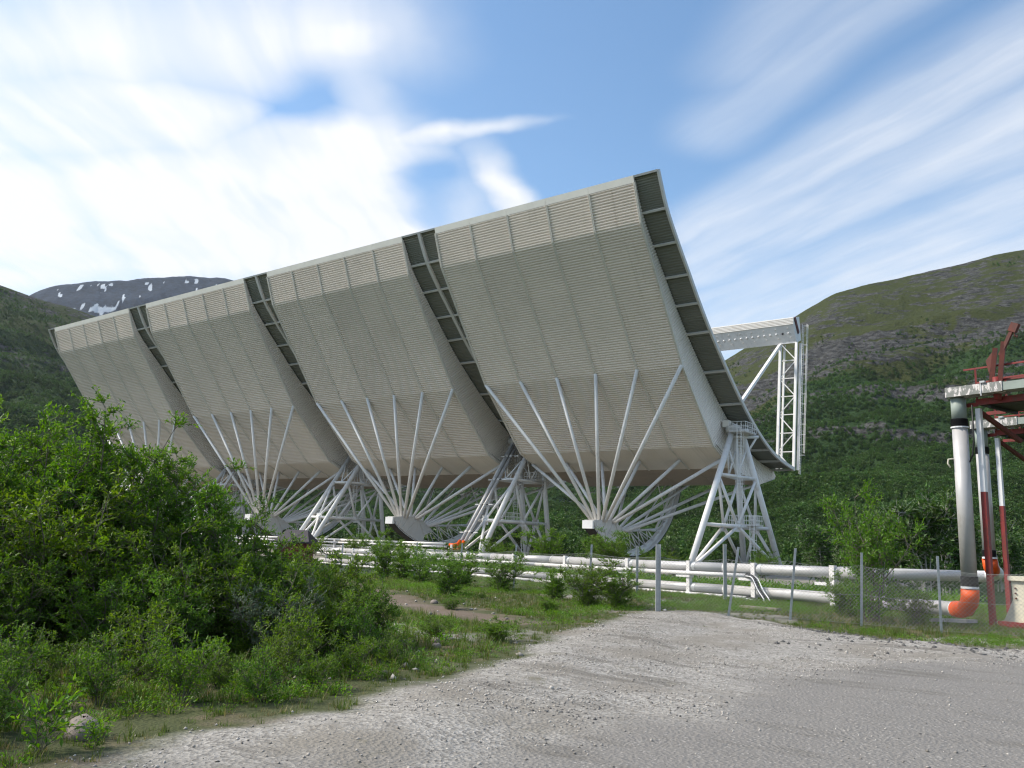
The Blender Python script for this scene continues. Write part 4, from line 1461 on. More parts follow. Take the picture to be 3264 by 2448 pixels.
def gantry(first=True):
    base = Vector((149.52, -56.6, 0))
    root = empty('pipe_gantry', base)
    o_ = tuple(base)
    for k, (off_, zs) in enumerate((((0, 0), 3.55), ((0, 1), 3.55))):
        pass
    p = base
    for e, nn in ((0.0, 0.0), (2.6, 0.0), (2.6, 1.15)):
        q = p + EX * e + NX * nn
        MB().box((q.x, q.y, 1.75), (0.135, 0.135, 3.6), -0.3).build('red_post', 'red_paint', root, o_)
        MB().box((q.x, q.y, 4.70), (0.130, 0.130, 2.30), -0.3).build('white_post', 'white_paint', root, o_)
    z = 6.0
    for nn in (-0.05, 1.6):
        a = p + EX * -0.55 + NX * nn + Vector((0, 0, z - 0.04))
        MB().bar(a, a + EX * 0.55, 0.08, 0.10).build('beam', 'red_paint', root, o_)
        a = p + EX * -0.02 + NX * nn + Vector((0, 0, z + 0.02))
        MB().bar(a, a + EX * 5.6, 0.09, 0.17).build('beam', 'red_paint', root, o_)
    a = p + NX * 0.78 + EX * 0.05 + Vector((0, 0, z - 0.06))
    MB().bar(a, a + EX * 5.4, 1.55, 0.03).build('deck', 'black_rail', root, o_)
    for i in range(4):
        a = p + EX * (0.3 + i * 1.2) + NX * 0.0 + Vector((0, 0, z - 0.12))
        MB().bar(a, a + NX * 1.55, 0.08, 0.08).build('joist', 'black_rail', root, o_)
    for nn in (-0.08, 1.63):
        for i in range(4):
            a = p + EX * (0.02 + i * 1.4) + NX * nn + Vector((0, 0, z))
            MB().bar(a, a + Vector((0, 0, 0.97)), 0.05, 0.05).build('rail_post', 'red_paint', root, o_)
        for hh, ext in ((0.97, -0.30), (0.56, 0.05)):
            a = p + EX * ext + NX * nn + Vector((0, 0, z + hh))
            MB().bar(a, a + EX * 5.6, 0.045, 0.045).build('handrail', 'red_paint', root, o_)
    a = p + NX * 0.1 + Vector((0, 0, z - 0.25))
    MB().bar(a, a + EX * 0.55 + NX * 1.0 + Vector((0, 0, -0.75)), 0.13, 0.10).build('raking_brace', 'rust_red', root, o_)
    # foot rail on the ground
    a = p + EX * 0.15 + Vector((0, 0, 0.10))
    MB().bar(a, a + EX * 2.4, 0.12, 0.14).build('foot_beam', 'red_paint', root, o_)
    # square duct on top
    c0 = Vector((148.76, -57.0, 6.29)) + NX * 0.28
    MB().bar(c0, c0 + EX * 1.52, 0.52, 0.27).build('duct_cover', 'peeling', root, o_)
    a = c0 + EX * 1.52
    MB().bar(a, a + EX * 4.2, 0.46, 0.22).build('duct', 'grey_green', root, o_)
    a = c0 + EX * 0.98 - NX * 0.27
    MB().bar(a + Vector((0, 0, -0.2)), a + Vector((0, 0, 0.2)), 0.02, 0.02).build('tie_rod', 'white_paint', root, o_)
    MB().bar(a + Vector((0, 0, 0.17)), a + Vector((0, 0, 0.17)) + EX * 0.13, 0.08, 0.05).build('tie_rod', 'galvanised', root, o_)
    return root


g1 = gantry()
tag(g1, 'nearer red and white pipe gantry with railed platform at the right edge', 'gantry', 'pipe gantries')
g2 = copy_tree(g1)
g2.location = g1.location + Vector((-0.38, 6.5, 0))
tag(g2, 'farther red and white pipe gantry standing behind the first one', 'gantry', 'pipe gantries')

# hand crane on the nearer platform
jb = Vector((150.05, -57.0, 6.0))
root = empty('hand_crane', jb)
o_ = tuple(jb)
MB().tube([jb, jb + Vector((0, 0, 0.62))], 0.10, 12).build('mast', 'red_paint', root, o_, smooth=True)
k0 = jb + Vector((0, 0, 0.45))
for s, hh in ((-0.11, 0.98), (0.11, 1.12)):
    a = k0 + EX * (s - 0.03)
    MB().bar(a, a + EX * 0.17 + Vector((0, 0, hh)), 0.10, 0.12).build('cheek', 'rust_red', root, o_)
a = k0 + EX * 0.19 + Vector((0, 0, 0.85))
b_ = a + EX * 0.36 + Vector((0, 0, 0.66))
MB().bar(a - EX * 0.05 - Vector((0, 0, 0.1)), b_, 0.08, 0.09).build('jib', 'rust_red', root, o_)
MB().bar(b_ - EX * 0.06 - Vector((0, 0, 0.16)), b_ + EX * 0.05 + Vector((0, 0, 0.06)), 0.13, 0.20).build('jib_head', 'rust_red', root, o_)
MB().tube([b_ + Vector((0, 0, -0.12)), b_ + Vector((0, 0, -0.28)), b_ + Vector((0.05, 0, -0.33)), b_ + Vector((0.06, 0, -0.25))], 0.022, 6).build('hook', 'rust_red', root, o_, smooth=True)
MB().add([tuple(k0 + EX * -0.16 + Vector((0, 0, 0.25)) + NX * s) for s in (-.04, .04)] + [tuple(k0 + EX * -0.23 + Vector((0, 0, 0.66)) + NX * s) for s in (-.04, .04)] + [tuple(k0 + EX * -0.02 + Vector((0, 0, 0.9)) + NX * s) for s in (-.04, .04)],
         [(0, 2, 4), (5, 3, 1), (0, 1, 3, 2), (2, 3, 5, 4), (4, 5, 1, 0)]).build('gusset', 'rust_red', root, o_)
tag(root, 'rust-red hand crane with bent jib standing on the platform', 'crane')

# rusty cream pedestal at the edge of the picture
root = empty('machine_pedestal', (150.05, -56.35, 0))
o_ = (150.05, -56.35, 0)
for nn in (0.0, 0.55):
    b_ = Vector((150.05, -56.35, 0)) + NX * nn
    poly = [(-0.32, 0.14), (0.45, 0.14), (0.45, 1.22), (-0.06, 1.22), (-0.05, 0.72)]
    vs = [tuple(b_ + EX * x + Vector((0, 0, z)) - NX * 0.04) for x, z in poly] + [tuple(b_ + EX * x + Vector((0, 0, z)) + NX * 0.04) for x, z in poly]
    n = len(poly)
    MB().add(vs, [tuple(range(n)), tuple(range(2 * n - 1, n - 1, -1))] + [(i, i + n, (i + 1) % n + n, (i + 1) % n) for i in range(n)]).build('side_plate', 'cream_rust', root, o_)
b_ = Vector((150.05, -56.35, 0.08)) + NX * 0.28
MB().bar(b_ - EX * 0.55, b_ + EX * 1.1, 0.9, 0.10).build('base_plate', 'cream_rust', root, o_)
MB().bar(b_ + Vector((0, 0, 1.2)) - EX * 0.12, b_ + Vector((0, 0, 1.2)) + EX * 0.9, 0.8, 0.12).build('top_plate', 'cream_rust', root, o_)
for i in range(3):
    c = Vector((150.05, -56.35, 1.02 - i * 0.13)) - NX * 0.05 + EX * 0.04
    MB().tube([c, c - NX * 0.03], 0.022, 8).build('bolt', 'rust_red', root, o_)
tag(root, 'rusty cream steel pedestal beside the red post', 'pedestal')
for i, (a, b_, lab) in enumerate((((148.55, -56.5), (149.05, -56.75), 'pale concrete slab lying in grass under the orange elbow'), ((148.2, -56.9), (148.5, -57.1), 'low concrete block beside the fence post'))):
    z = float(ground_z(*a)) + 0.12
    tag(MB().bar((*a, z), (*b_, z + 0.03), 0.45, 0.09).build('concrete_slab', 'concrete'), lab, 'slab')
z = float(ground_z(143.7, -57.9)) + 0.08
tag(MB().bar((143.0, -57.6, z), (144.35, -58.2, z + 0.03), 0.22, 0.07).build('plank', 'old_wood'), 'weathered plank lying in the grass below the hoses', 'plank')
print('pipes done')
# ------------------------------------------------------------------ plants
def leaf_arrays(B, D, N, L, W, fold=0.25):
    """rhombic leaves: base points, directions, side normals, lengths, widths"""
    S = np.cross(D, N)
    S /= np.linalg.norm(S, axis=1, keepdims=True) + 1e-9
    U = np.cross(S, D)
    L, W = L[:, None], W[:, None]
    m_ = B + D * L * 0.45
    v = np.stack([B, m_ + S * W / 2 + U * W * fold, B + D * L - U * L * 0.08, m_ - S * W / 2 + U * W * fold], 1)
    n = len(B)
    i = np.arange(n)[:, None] * 4
    f = np.concatenate([i + np.array([[0, 1, 2]]), i + np.array([[0, 2, 3]])], 0)
    return v.reshape(-1, 3), f


def unit(v):
    return v / (np.linalg.norm(v, axis=-1, keepdims=True) + 1e-9)


def make_shrub(name, seed, h, r, stems, branches, twigs, leaves, ll, lw, leafmat, barkmat='bark', trunk=0.03, upright=0.75, droop=0.0, low=0.12, hide=True):
    """multi-stemmed plant: stems, side branches, leafy twigs; returns an Empty with parts"""
    rs = np.random.RandomState(seed)
    root = empty(name, (0, 0, 0))
    wood = MB()
    B, D = [], []
    for s in range(stems):
        a = rs.rand() * 2 * np.pi
        lean = r * (0.15 + 0.8 * rs.rand()) if stems > 1 else r * 0.1
        hh = h * (0.55 + 0.45 * rs.rand()) if s else h
        p0 = Vector((math.cos(a) * 0.12 * r * rs.rand(), math.sin(a) * 0.12 * r * rs.rand(), -0.08))
        p3 = Vector((math.cos(a) * lean, math.sin(a) * lean, hh))
        p1 = p0.lerp(p3, 0.35) + Vector((-math.cos(a) * lean * 0.15 + (rs.rand() - .5) * 0.2 * r, -math.sin(a) * lean * 0.15 + (rs.rand() - .5) * 0.2 * r, 0.1 * hh))
        p2 = p0.lerp(p3, 0.7) + Vector(((rs.rand() - .5) * 0.25 * r, (rs.rand() - .5) * 0.25 * r, 0.05 * hh))
        pts = [p0, p1, p2, p3]
        cur = catmull3(pts, 4)
        tr = trunk * (0.6 + 0.6 * rs.rand())
        wood.tube(cur, [tr * (1 - 0.85 * i / (len(cur) - 1)) for i in range(len(cur))], 6, caps=False)
        for b_ in range(branches):
            t_ = low + (1 - low) * rs.rand()
            i = min(len(cur) - 2, int(t_ * (len(cur) - 1)))
            q = cur[i].lerp(cur[i + 1], t_ * (len(cur) - 1) - i)
            ba = rs.rand() * 2 * np.pi
            bd = Vector((math.cos(ba), math.sin(ba), upright * (0.3 + rs.rand()))).normalized()
            bl = (0.22 + 0.28 * rs.rand()) * r * (1.25 - 0.65 * t_)
            e = q + bd * bl
            mid = q.lerp(e, 0.5) + Vector((0, 0, 0.05 * bl))
            wood.tube([q, mid, e], [tr * 0.35, tr * 0.22, tr * 0.1], 4, caps=False)
            for w in range(twigs):
                u = 0.25 + 0.75 * rs.rand()
                c = q.lerp(e, u)
                td = (bd * 0.7 + Vector(rs.randn(3) * 0.55) + Vector((0, 0, 0.35 - droop))).normalized()
                tl = ll * (1.6 + 2.6 * rs.rand())
                wood.tube([c, c + td * tl], [0.004 * (ll / 0.06), 0.002], 3, caps=False)
                for k in range(leaves):
                    s_ = (k + 0.6) / leaves
                    ld = (td * 0.55 + Vector(rs.randn(3)) * 0.5 + Vector((0, 0, 0.15 - droop))).normalized()
                    B.append(tuple(c + td * tl * s_))
                    D.append(tuple(ld))
    B, D = np.array(B), np.array(D)
    n = len(B)
    N = unit(rs.randn(n, 3) * 0.55 + np.array([0, 0, 1.0]))
    V, F = leaf_arrays(B, D, N, ll * (0.7 + 0.6 * rs.rand(n)), lw * (0.7 + 0.6 * rs.rand(n)))
    wood.build('stems', barkmat, root, smooth=True)
    mesh_np('foliage', V, F, leafmat, root)
    return root


def catmull3(pts, k):
    out = []
    n = len(pts)
    for i in range(n - 1):
        p0, p1, p2, p3 = [pts[max(0, min(n - 1, j))] for j in (i - 1, i, i + 1, i + 2)]
        for s in range(k):
            u = s / k
            out.append(0.5 * ((2 * p1) + (p2 - p0) * u + (2 * p0 - 5 * p1 + 4 * p2 - p3) * u * u + (3 * p1 - p0 - 3 * p2 + p3) * u ** 3))
    out.append(pts[-1])
    return out


USED = set()


def plant(proto, x, y, h, h0, rz, label, cat, group=None, name=None, wide=1.0):
    o = proto if proto.name not in USED else copy_tree(proto)
    USED.add(proto.name)
    s = h / h0
    o.location = (x, y, float(ground_z(x, y)) - 0.02)
    o.rotation_euler.z = rz
    o.scale = (s * wide, s * wide, s)
    tag(o, label, cat, group)
    return o


tallA = make_shrub('willow_shrub', 1, 3.3, 1.3, 11, 17, 7, 9, 0.066, 0.027, 'willow_leaf', trunk=0.024, low=0.05)
tallB = make_shrub('willow_shrub', 2, 3.3, 1.25, 10, 18, 7, 9, 0.068, 0.028, 'willow_leaf', trunk=0.026, low=0.05)
midA = make_shrub('willow_shrub', 3, 2.0, 1.15, 12, 13, 7, 8, 0.062, 0.026, 'willow_leaf', trunk=0.016, low=0.03)
midB = make_shrub('willow_shrub', 4, 2.0, 1.1, 12, 13, 7, 8, 0.064, 0.027, 'bright_leaf', trunk=0.016, low=0.03)
lowA = make_shrub('low_willow', 5, 1.0, 0.75, 10, 7, 6, 7, 0.055, 0.022, 'bright_leaf', trunk=0.012)
lowB = make_shrub('low_willow', 6, 1.0, 0.75, 10, 7, 6, 7, 0.050, 0.020, 'willow_leaf', trunk=0.012)
greyA = make_shrub('grey_willow', 7, 0.9, 0.6, 10, 8, 7, 7, 0.040, 0.014, 'willow_grey_leaf', trunk=0.01)
seedA = make_shrub('leafy_sapling', 8, 0.55, 0.25, 4, 4, 3, 5, 0.085, 0.040, 'bright_leaf', trunk=0.006)

# the thicket at the near left: (x, y, height, kind)
THICKET = [(139.06, -77.59, 3.25, 0), (138.42, -76.83, 3.35, 1), (140.13, -77.15, 3.15, 1), (138.97, -76.26, 3.2, 0), (140.21, -76.37, 3.38, 0), (139.57, -75.56, 3.2, 1), (141.17, -75.99, 2.65, 1),
           (140.78, -75.28, 2.75, 0), (141.70, -75.34, 2.55, 1), (141.30, -74.54, 2.2, 0), (142.14, -74.58, 1.85, 2), (141.80, -73.76, 1.5, 3), (142.50, -73.62, 1.40, 2), (142.43, -72.85, 1.25, 3), (143.20, -72.95, 1.0, 2),
           (140.97, -77.30, 1.9, 2), (141.97, -76.60, 1.7, 3), (142.66, -75.93, 1.65, 2), (143.35, -75.36, 1.35, 3), (143.77, -74.54, 0.95, 3), (142.9, -74.5, 1.5, 2), (141.2, -76.9, 2.2, 3), (140.6, -78.2, 1.5, 2), (141.6, -77.6, 1.25, 2), (142.4, -77.0, 1.1, 3), (143.1, -76.3, 1.1, 2), (143.6, -73.9, 0.9, 2), (140.0, -78.4, 2.2, 3)]
TL = ['tall willow at the left edge of the picture', 'tall willow at the back of the thicket near the left edge', 'tall willow in front of the thicket, second from the left edge', 'tall willow deep in the thicket, third from the left edge',
      'tallest willow, its top crossing the foot of the farthest sector', 'tall willow behind the tallest one', 'willow under the first fan of struts', 'willow behind the first fan of struts',
      'willow with tip reaching the struts of the farthest sector', 'willow below the second fan of struts', 'rounded willow sloping down before the hut', 'bright rounded willow just before the hut roof',
      'small willow at the right flank of the thicket', 'bright small willow beside the pipes', 'last small willow at the right end of the thicket',
      'bushy willow low at the left front of the thicket', 'bright bushy willow at the front centre of the thicket', 'dark bushy willow in the middle of the thicket front', 'bright bush at the thicket front near the grey-leaved willow',
      'small bright bush at the foot of the thicket beside the grass', 'dense willow filling the thicket right of its middle', 'bright willow filling the dark gap at the left front', 'dark bush at the very left foot of the thicket', 'dark low willow at the foot of the thicket above the boulder', 'bright low willow at the foot of the thicket centre',
      'dark low willow beside the silvery one', 'dark low bush at the right foot of the thicket by the track', 'bright willow half out of the picture at the left']
KINDS_ = [(tallA, 3.3), (tallB, 3.3), (midA, 2.0), (midB, 2.0)]
for i, (x, y, h, k) in enumerate(THICKET):
    p, h0 = KINDS_[k]
    plant(p, x, y, h, h0, rnd.random() * 6.28, TL[i], 'willow', 'willows of the thicket', wide=(1.05 if k < 2 else 1.1))
LOWS = [(144.60, -75.67, 0.75, lowA, 'low bright willow in front of the grey-leaved one'), (144.17, -74.20, 0.7, lowB, 'low dark willow at the right foot of the thicket'), (145.16, -76.35, 0.55, lowA, 'low leafy willow on the verge, nearest the gravel'),
        (145.55, -76.15, 0.40, lowA, 'smallest bright willow on the gravel edge'), (144.11, -77.94, 0.42, lowB, 'low dark plant cushion beside the black litter patch'), (143.79, -78.26, 0.55, lowB, 'low dark shrub behind the boulder'), (144.9, -76.9, 0.42, lowB, 'low shrub between the boulder and the bright willow'),
        (144.39, -77.34, 0.40, lowA, 'low bright shrub above the dark litter patch'),
        (144.9, -78.2, 0.62, lowB, 'dark low willow left of the boulder'), (145.3, -77.6, 0.66, lowA, 'bright low willow right behind the boulder'), (144.6, -78.9, 0.7, lowB, 'dark low willow at the lower left edge'), (145.75, -77.0, 0.5, lowB, 'dark low willow between boulder and gravel'),
        (145.2, -75.3, 0.5, lowA, 'low bright willow on the verge beyond the grey-leaved one'), (145.6, -79.4, 0.55, lowB, 'dark low willow in the very corner'), (143.9, -77.2, 0.8, lowA, 'bright low willow at the thicket foot above the boulder'), (144.9, -74.3, 0.45, lowB, 'dark low willow at the end of the verge')]
for x, y, h, p, lab in LOWS:
    plant(p, x, y, h, 1.0, rnd.random() * 6.28, lab, 'shrub', 'low shrubs on the verge')
plant(greyA, 143.75, -75.35, 1.0, 0.9, 1.0, 'silvery grey-leaved willow low in the thicket', 'willow')
plant(seedA, 146.35, -79.38, 0.42, 0.55, 0.4, 'broad-leaved sapling in front of the boulder at the corner', 'sapling', 'saplings by the boulder')
plant(seedA, 146.52, -79.05, 0.20, 0.55, 2.4, 'small broad-leaved sapling right of the boulder', 'sapling', 'saplings by the boulder')

for i, (x, y, h) in enumerate(((139.8, -80.6, 3.6), (140.8, -81.5, 4.0), (142.0, -82.6, 4.4), (143.4, -83.6, 4.4))):
    plant((tallA, tallB)[i % 2], x, y, h, 3.3, rnd.random() * 6.28, 'tall willow of the thicket beyond the left edge of the picture', 'willow', 'willows of the thicket', wide=1.0)

# bushes along the fences
FB = [(147.05, -58.75, 3.3, 2, 'leafy young tree growing through the fence'), (146.0, -57.6, 1.2, 3, 'low bush left of the young tree inside the fence'), (147.9, -57.6, 1.0, 2, 'low bush between young tree and silver riser'),
      (140.9, -61.4, 1.15, 3, 'leafy bush against the thick corner post'), (139.9, -61.5, 1.35, 2, 'bush by the corner post, second from it'), (137.9, -60.1, 1.0, 3, 'small bush half way along the back fence'),
      (135.6, -62.6, 1.2, 2, 'round bush standing alone before the back fence'), (133.9, -57.8, 1.4, 2, 'tall bush in front of the tower feet by the pipes'), (131.0, -56.5, 1.45, 3, 'bright bush hiding the lower pipes'), (128.2, -56.0, 1.5, 2, 'bush at the left end of the back fence'),
      (126.0, -54.8, 1.7, 3, 'bright bush between thicket and back fence'), (136.6, -57.0, 0.9, 3, 'low bush under the thin white pipes'), (123.5, -53.5, 2.1, 2, 'dark bush near the hut'),
      (144.0, -70.9, 0.4, 3, 'bright tuft-like bush on the verge near the track'), (143.2, -71.6, 0.36, 2, 'dark tuft-like bush on the verge near the track'), (139.2, -66.6, 0.34, 2, 'small round bush beside the dirt track'), (140.9, -64.8, 0.4, 3, 'little bright bush between track and fence')]
for x, y, h, k, lab in FB:
    p, h0 = KINDS_[k]
    plant(p, x, y, h, h0, rnd.random() * 6.28, lab, 'bush', 'bushes along the fences', wide=2.1 if h < 0.6 else (1.45 if h < 1.7 else (0.8 if h > 2.3 else 1.3)))

UB = [(112.5, -15.0, 3.6, 2, 'bush hiding the foot of the nearest wheel'), (108.0, -17.5, 3.6, 3, 'bright bush before the counterweight of the nearest sector'), (103.5, -19.0, 2.6, 2, 'dark bush left of the nearest counterweight'), (116.0, -12.5, 2.2, 3, 'bright bush at the front leg of the nearest tower'),
      (123.5, -4.0, 2.4, 2, 'bush behind the legs of the nearest tower'), (99.0, -20.0, 2.2, 3, 'bush between the third tower and the nearest wheel'), (80.0, -16.0, 2.3, 2, 'bush hiding the foot of the third wheel'), (74.0, -17.0, 2.2, 3, 'bright bush below the third strut fan'), (114.5, -16.5, 3.2, 2, 'low dark bush beneath the nearest strut fan'), (119.5, -14.5, 1.9, 2, 'dark bush in front of the nearest tower')]
for x, y, h, k, lab in UB:
    p, h0 = KINDS_[k]
    plant(p, x, y, h, h0, rnd.random() * 6.28, lab, 'bush', 'bushes under the antenna', wide=1.5)

# broadleaf trees of the belt beyond
birchA = make_shrub('birch_tree', 21, 6.5, 2.6, 4, 16, 8, 6, 0.30, 0.17, 'birch_leaf', 'birch_bark', 0.07, 0.6, 0.1, 0.15)
birchB = make_shrub('birch_tree', 22, 6.0, 2.4, 5, 14, 8, 6, 0.30, 0.17, 'birch_leaf', 'birch_bark', 0.06, 0.6, 0.1, 0.12)
for p in (birchA, birchB):
    for c in p.children:
        c.name = 'crown' if c.name.startswith('foliage') else 'trunk'
cnt = 0
for i in range(300):
    az_ = R(-24 + 60 * rnd.random())
    d_ = 46 + 85 * rnd.random()
    if az_ < R(17):
        d_ += 70
    x = CX + d_ * (math.cos(az_) * FH[0] + math.sin(az_) * RH[0])
    y = CY + d_ * (math.cos(az_) * FH[1] + math.sin(az_) * RH[1])
    if y < 30 and x < 131 or (x < 152 and y < -38):
        continue
    hh = 3.2 + 2.6 * rnd.random()
    if az_ < R(17):
        hh *= 0.95
    plant((birchA, birchB)[i % 2], x, y, hh, 6.3, rnd.random() * 6.28, 'leafy birch in the dark tree belt behind the antenna', 'tree', 'trees of the belt')
    cnt += 1
    if cnt > 95:
        break


# ------------------------------------------------------------------ scattered stuff with instanced pieces
def scatter(name, protos, P, rz, sc, idx, label, cat):
    me = bpy.data.meshes.new(name)
    P = np.asarray(P, np.float32)
    me.vertices.add(len(P))
    me.vertices.foreach_set('co', P.ravel())
    for n_, a in (('rz', rz), ('sc', sc), ('ix', idx)):
        at = me.attributes.new(n_, 'FLOAT', 'POINT')
        at.data.foreach_set('value', np.asarray(a, np.float32))
    ob = bpy.data.objects.new(name, me)
    col.objects.link(ob)
    ng = bpy.data.node_groups.new(name, 'GeometryNodeTree')
    ng.interface.new_socket('Geometry', in_out='INPUT', socket_type='NodeSocketGeometry')
    ng.interface.new_socket('Geometry', in_out='OUTPUT', socket_type='NodeSocketGeometry')
    gi, go = ng.nodes.new('NodeGroupInput'), ng.nodes.new('NodeGroupOutput')
    jn = ng.nodes.new('GeometryNodeJoinGeometry')

    def na(n_):
        nd = ng.nodes.new('GeometryNodeInputNamedAttribute')
        nd.data_type = 'FLOAT'
        nd.inputs[0].default_value = n_
        return nd.outputs[0]
    cx_ = ng.nodes.new('ShaderNodeCombineXYZ')
    ng.links.new(na('rz'), cx_.inputs[2])
    for j, p in enumerate(protos):
        cmp_ = ng.nodes.new('FunctionNodeCompare')
        cmp_.data_type = 'FLOAT'
        cmp_.operation = 'EQUAL'
        ng.links.new(na('ix'), cmp_.inputs[0])
        cmp_.inputs[1].default_value = float(j)
        cmp_.inputs[12].default_value = 0.1
        oi = ng.nodes.new('GeometryNodeObjectInfo')
        oi.inputs[0].default_value = p
        ip = ng.nodes.new('GeometryNodeInstanceOnPoints')
        ng.links.new(gi.outputs[0], ip.inputs['Points'])
        ng.links.new(cmp_.outputs[0], ip.inputs['Selection'])
        ng.links.new(oi.outputs['Geometry'], ip.inputs['Instance'])
        ng.links.new(cx_.outputs[0], ip.inputs['Rotation'])
        ng.links.new(na('sc'), ip.inputs['Scale'])
        ng.links.new(ip.outputs[0], jn.inputs[0])
    ng.links.new(jn.outputs[0], go.inputs[0])
    md = ob.modifiers.new('scatter', 'NODES')
    md.node_group = ng
    tag(ob, label, cat, kind='stuff')
    return ob


def proto_hide(o):
    o.hide_render = True
    o['kind'] = 'helper'
    o.location = (153, -120, -5)
    return o


def tuft(seed, blades, h, spread, mat, w=0.006):
    rs = np.random.RandomState(seed)
    V, F = [], []
    for i in range(blades):
        a = rs.rand() * 6.28
        b_ = np.array([rs.randn() * spread, rs.randn() * spread, -0.02])
        hh = h * (0.45 + 0.75 * rs.rand())
        ln = np.array([math.cos(a), math.sin(a), 0]) * hh * (0.15 + 0.5 * rs.rand())
        s = np.array([-math.sin(a), math.cos(a), 0]) * w * (0.6 + 0.8 * rs.rand())
        m_ = b_ + np.array([0, 0, hh * 0.6]) + ln * 0.35
        tp = b_ + np.array([0, 0, hh]) + ln
        o = len(V)
        V += [b_ - s, b_ + s, m_ + s * 0.8, m_ - s * 0.8, tp]
        F += [(o, o + 1, o + 2), (o, o + 2, o + 3), (o + 3, o + 2, o + 4)]
    return proto_hide(mesh_np('grass_tuft_source', np.array(V), np.array(F), mat))


def herb(seed, n, h, r, ll, mat):
    rs = np.random.RandomState(seed)
    th = rs.rand(n) * 6.28
    rad = r * np.sqrt(rs.rand(n))
    B = np.stack([rad * np.cos(th), rad * np.sin(th), h * rs.rand(n) * (1 - 0.5 * rad / r)], 1)
    D = unit(np.stack([np.cos(th), np.sin(th), 0.5 + rs.rand(n)], 1) + rs.randn(n, 3) * 0.4)
    N = unit(rs.randn(n, 3) * 0.5 + [0, 0, 1])
    V, F = leaf_arrays(B, D, N, ll * (0.7 + 0.6 * rs.rand(n)), ll * 0.42 * (0.7 + 0.6 * rs.rand(n)))
    return proto_hide(mesh_np('herb_source', V, F, mat))


tufts = [tuft(31, 26, 0.16, 0.05, 'grass_blade'), tuft(32, 22, 0.22, 0.06, 'grass_blade'), tuft(33, 20, 0.13, 0.06, 'dry_grass'), tuft(34, 24, 0.30, 0.07, 'grass_blade', 0.007)]
herbs = [herb(35, 90, 0.15, 0.15, 0.032, 'bright_leaf'), herb(36, 110, 0.20, 0.18, 0.036, 'willow_leaf'), herb(37, 90, 0.10, 0.16, 0.026, 'willow_leaf')]


def in_view(x, y, lo=2.0, hi=60, marg=38):
    dx, dy = x - CX, y - CY
    d = np.hypot(dx, dy)
    a = np.degrees(np.arctan2(dx * RH[0] + dy * RH[1], dx * FH[0] + dy * FH[1]))
    return (np.abs(a) < marg) & (d > lo) & (d < hi), d


n = 150000
x = 118 + 56 * RS.rand(n)
y = -90 + 55 * RS.rand(n)
vis, d = in_view(x, y, 3.0, 52)
sg = poly_sd(x, y, GRAVEL) + (fbm(x * 0.9, y * 0.9, 4) - 0.5) * 1.15
tr_ = line_d(x, y, TRACK)
bare_ = sstep(0.57, 0.66, fbm(x * 0.32 + 3, y * 0.45 + 8, 4)) * sstep(1.5, -3.0, sg) * sstep(-16, -6, sg) * sstep(-52, -60, y) * sstep(-75, -71, y)
dens_ = sstep(0.15, -0.2, sg) * (0.45 + 0.9 * fbm(x * 0.6, y * 0.6 + 11, 3)) * (1 - 0.85 * bare_) * sstep(0.7, 1.3, tr_) * (1 - 0.35 * sstep(15, 30, d))
dens_ = np.maximum(dens_, 0.016 * sstep(3.5, 0.2, sg) * (sg > 0))
keep = vis & (RS.rand(n) < dens_ * 0.85)
x, y, sg, d = x[keep], y[keep], sg[keep], d[keep]
k_ = RS.rand(len(x))
ix = np.where(k_ < 0.32, 0, np.where(k_ < 0.55, 1, np.where(k_ < 0.86, 2, 3)))
sc = (0.45 + 0.6 * RS.rand(len(x))) * (0.55 + 0.45 * sstep(0, -2.5, sg)) * (1 - 0.2 * sstep(12, 22, d))
sc[sg > 0] *= 0.6
scatter('grass', tufts, np.stack([x, y, ground_z(x, y) - 0.01], 1), RS.rand(len(x)) * 6.28, sc, ix, 'rough grass on the verges and along the fence', 'grass')
print('tufts', len(x))
n = 60000
x = 118 + 56 * RS.rand(n)
y = -90 + 55 * RS.rand(n)
vis, d = in_view(x, y, 3.0, 48)
sg = poly_sd(x, y, GRAVEL) + (fbm(x * 0.9, y * 0.9, 4) - 0.5) * 1.15
thk = 1.6 * np.exp(-(((x - 143.6) / 4.2) ** 2 + ((y + 77) / 3.2) ** 2))
dens_ = sstep(-0.1, -1.2, sg) * sstep(0.42, 0.62, fbm(x * 0.5 + 20, y * 0.5, 4)) * sstep(0.9, 1.6, line_d(x, y, TRACK)) + thk * 0.9 * sstep(-0.2, -0.8, sg)
keep = vis & (RS.rand(n) < dens_ * 0.75)
x, y, d = x[keep], y[keep], d[keep]
ux = RS.rand(5200)
sx_ = 92 + 58 * ux
sy_ = -31.4 - (sx_ - 92) * 0.387 + 1.5 + 9 * RS.rand(5200) ** 1.3
ok_ = (sx_ < 147)
x, y = np.concatenate([x, sx_[ok_]]), np.concatenate([y, sy_[ok_]])
hs_ = np.concatenate([0.5 + 0.8 * RS.rand(len(x) - ok_.sum()), 1.8 + 2.6 * RS.rand(ok_.sum())])
scatter('undergrowth', herbs, np.stack([x, y, ground_z(x, y)], 1), RS.rand(len(x)) * 6.28, hs_, RS.randint(0, 3, len(x)), 'low leafy undergrowth among the grass', 'undergrowth')
print('herbs', len(x))


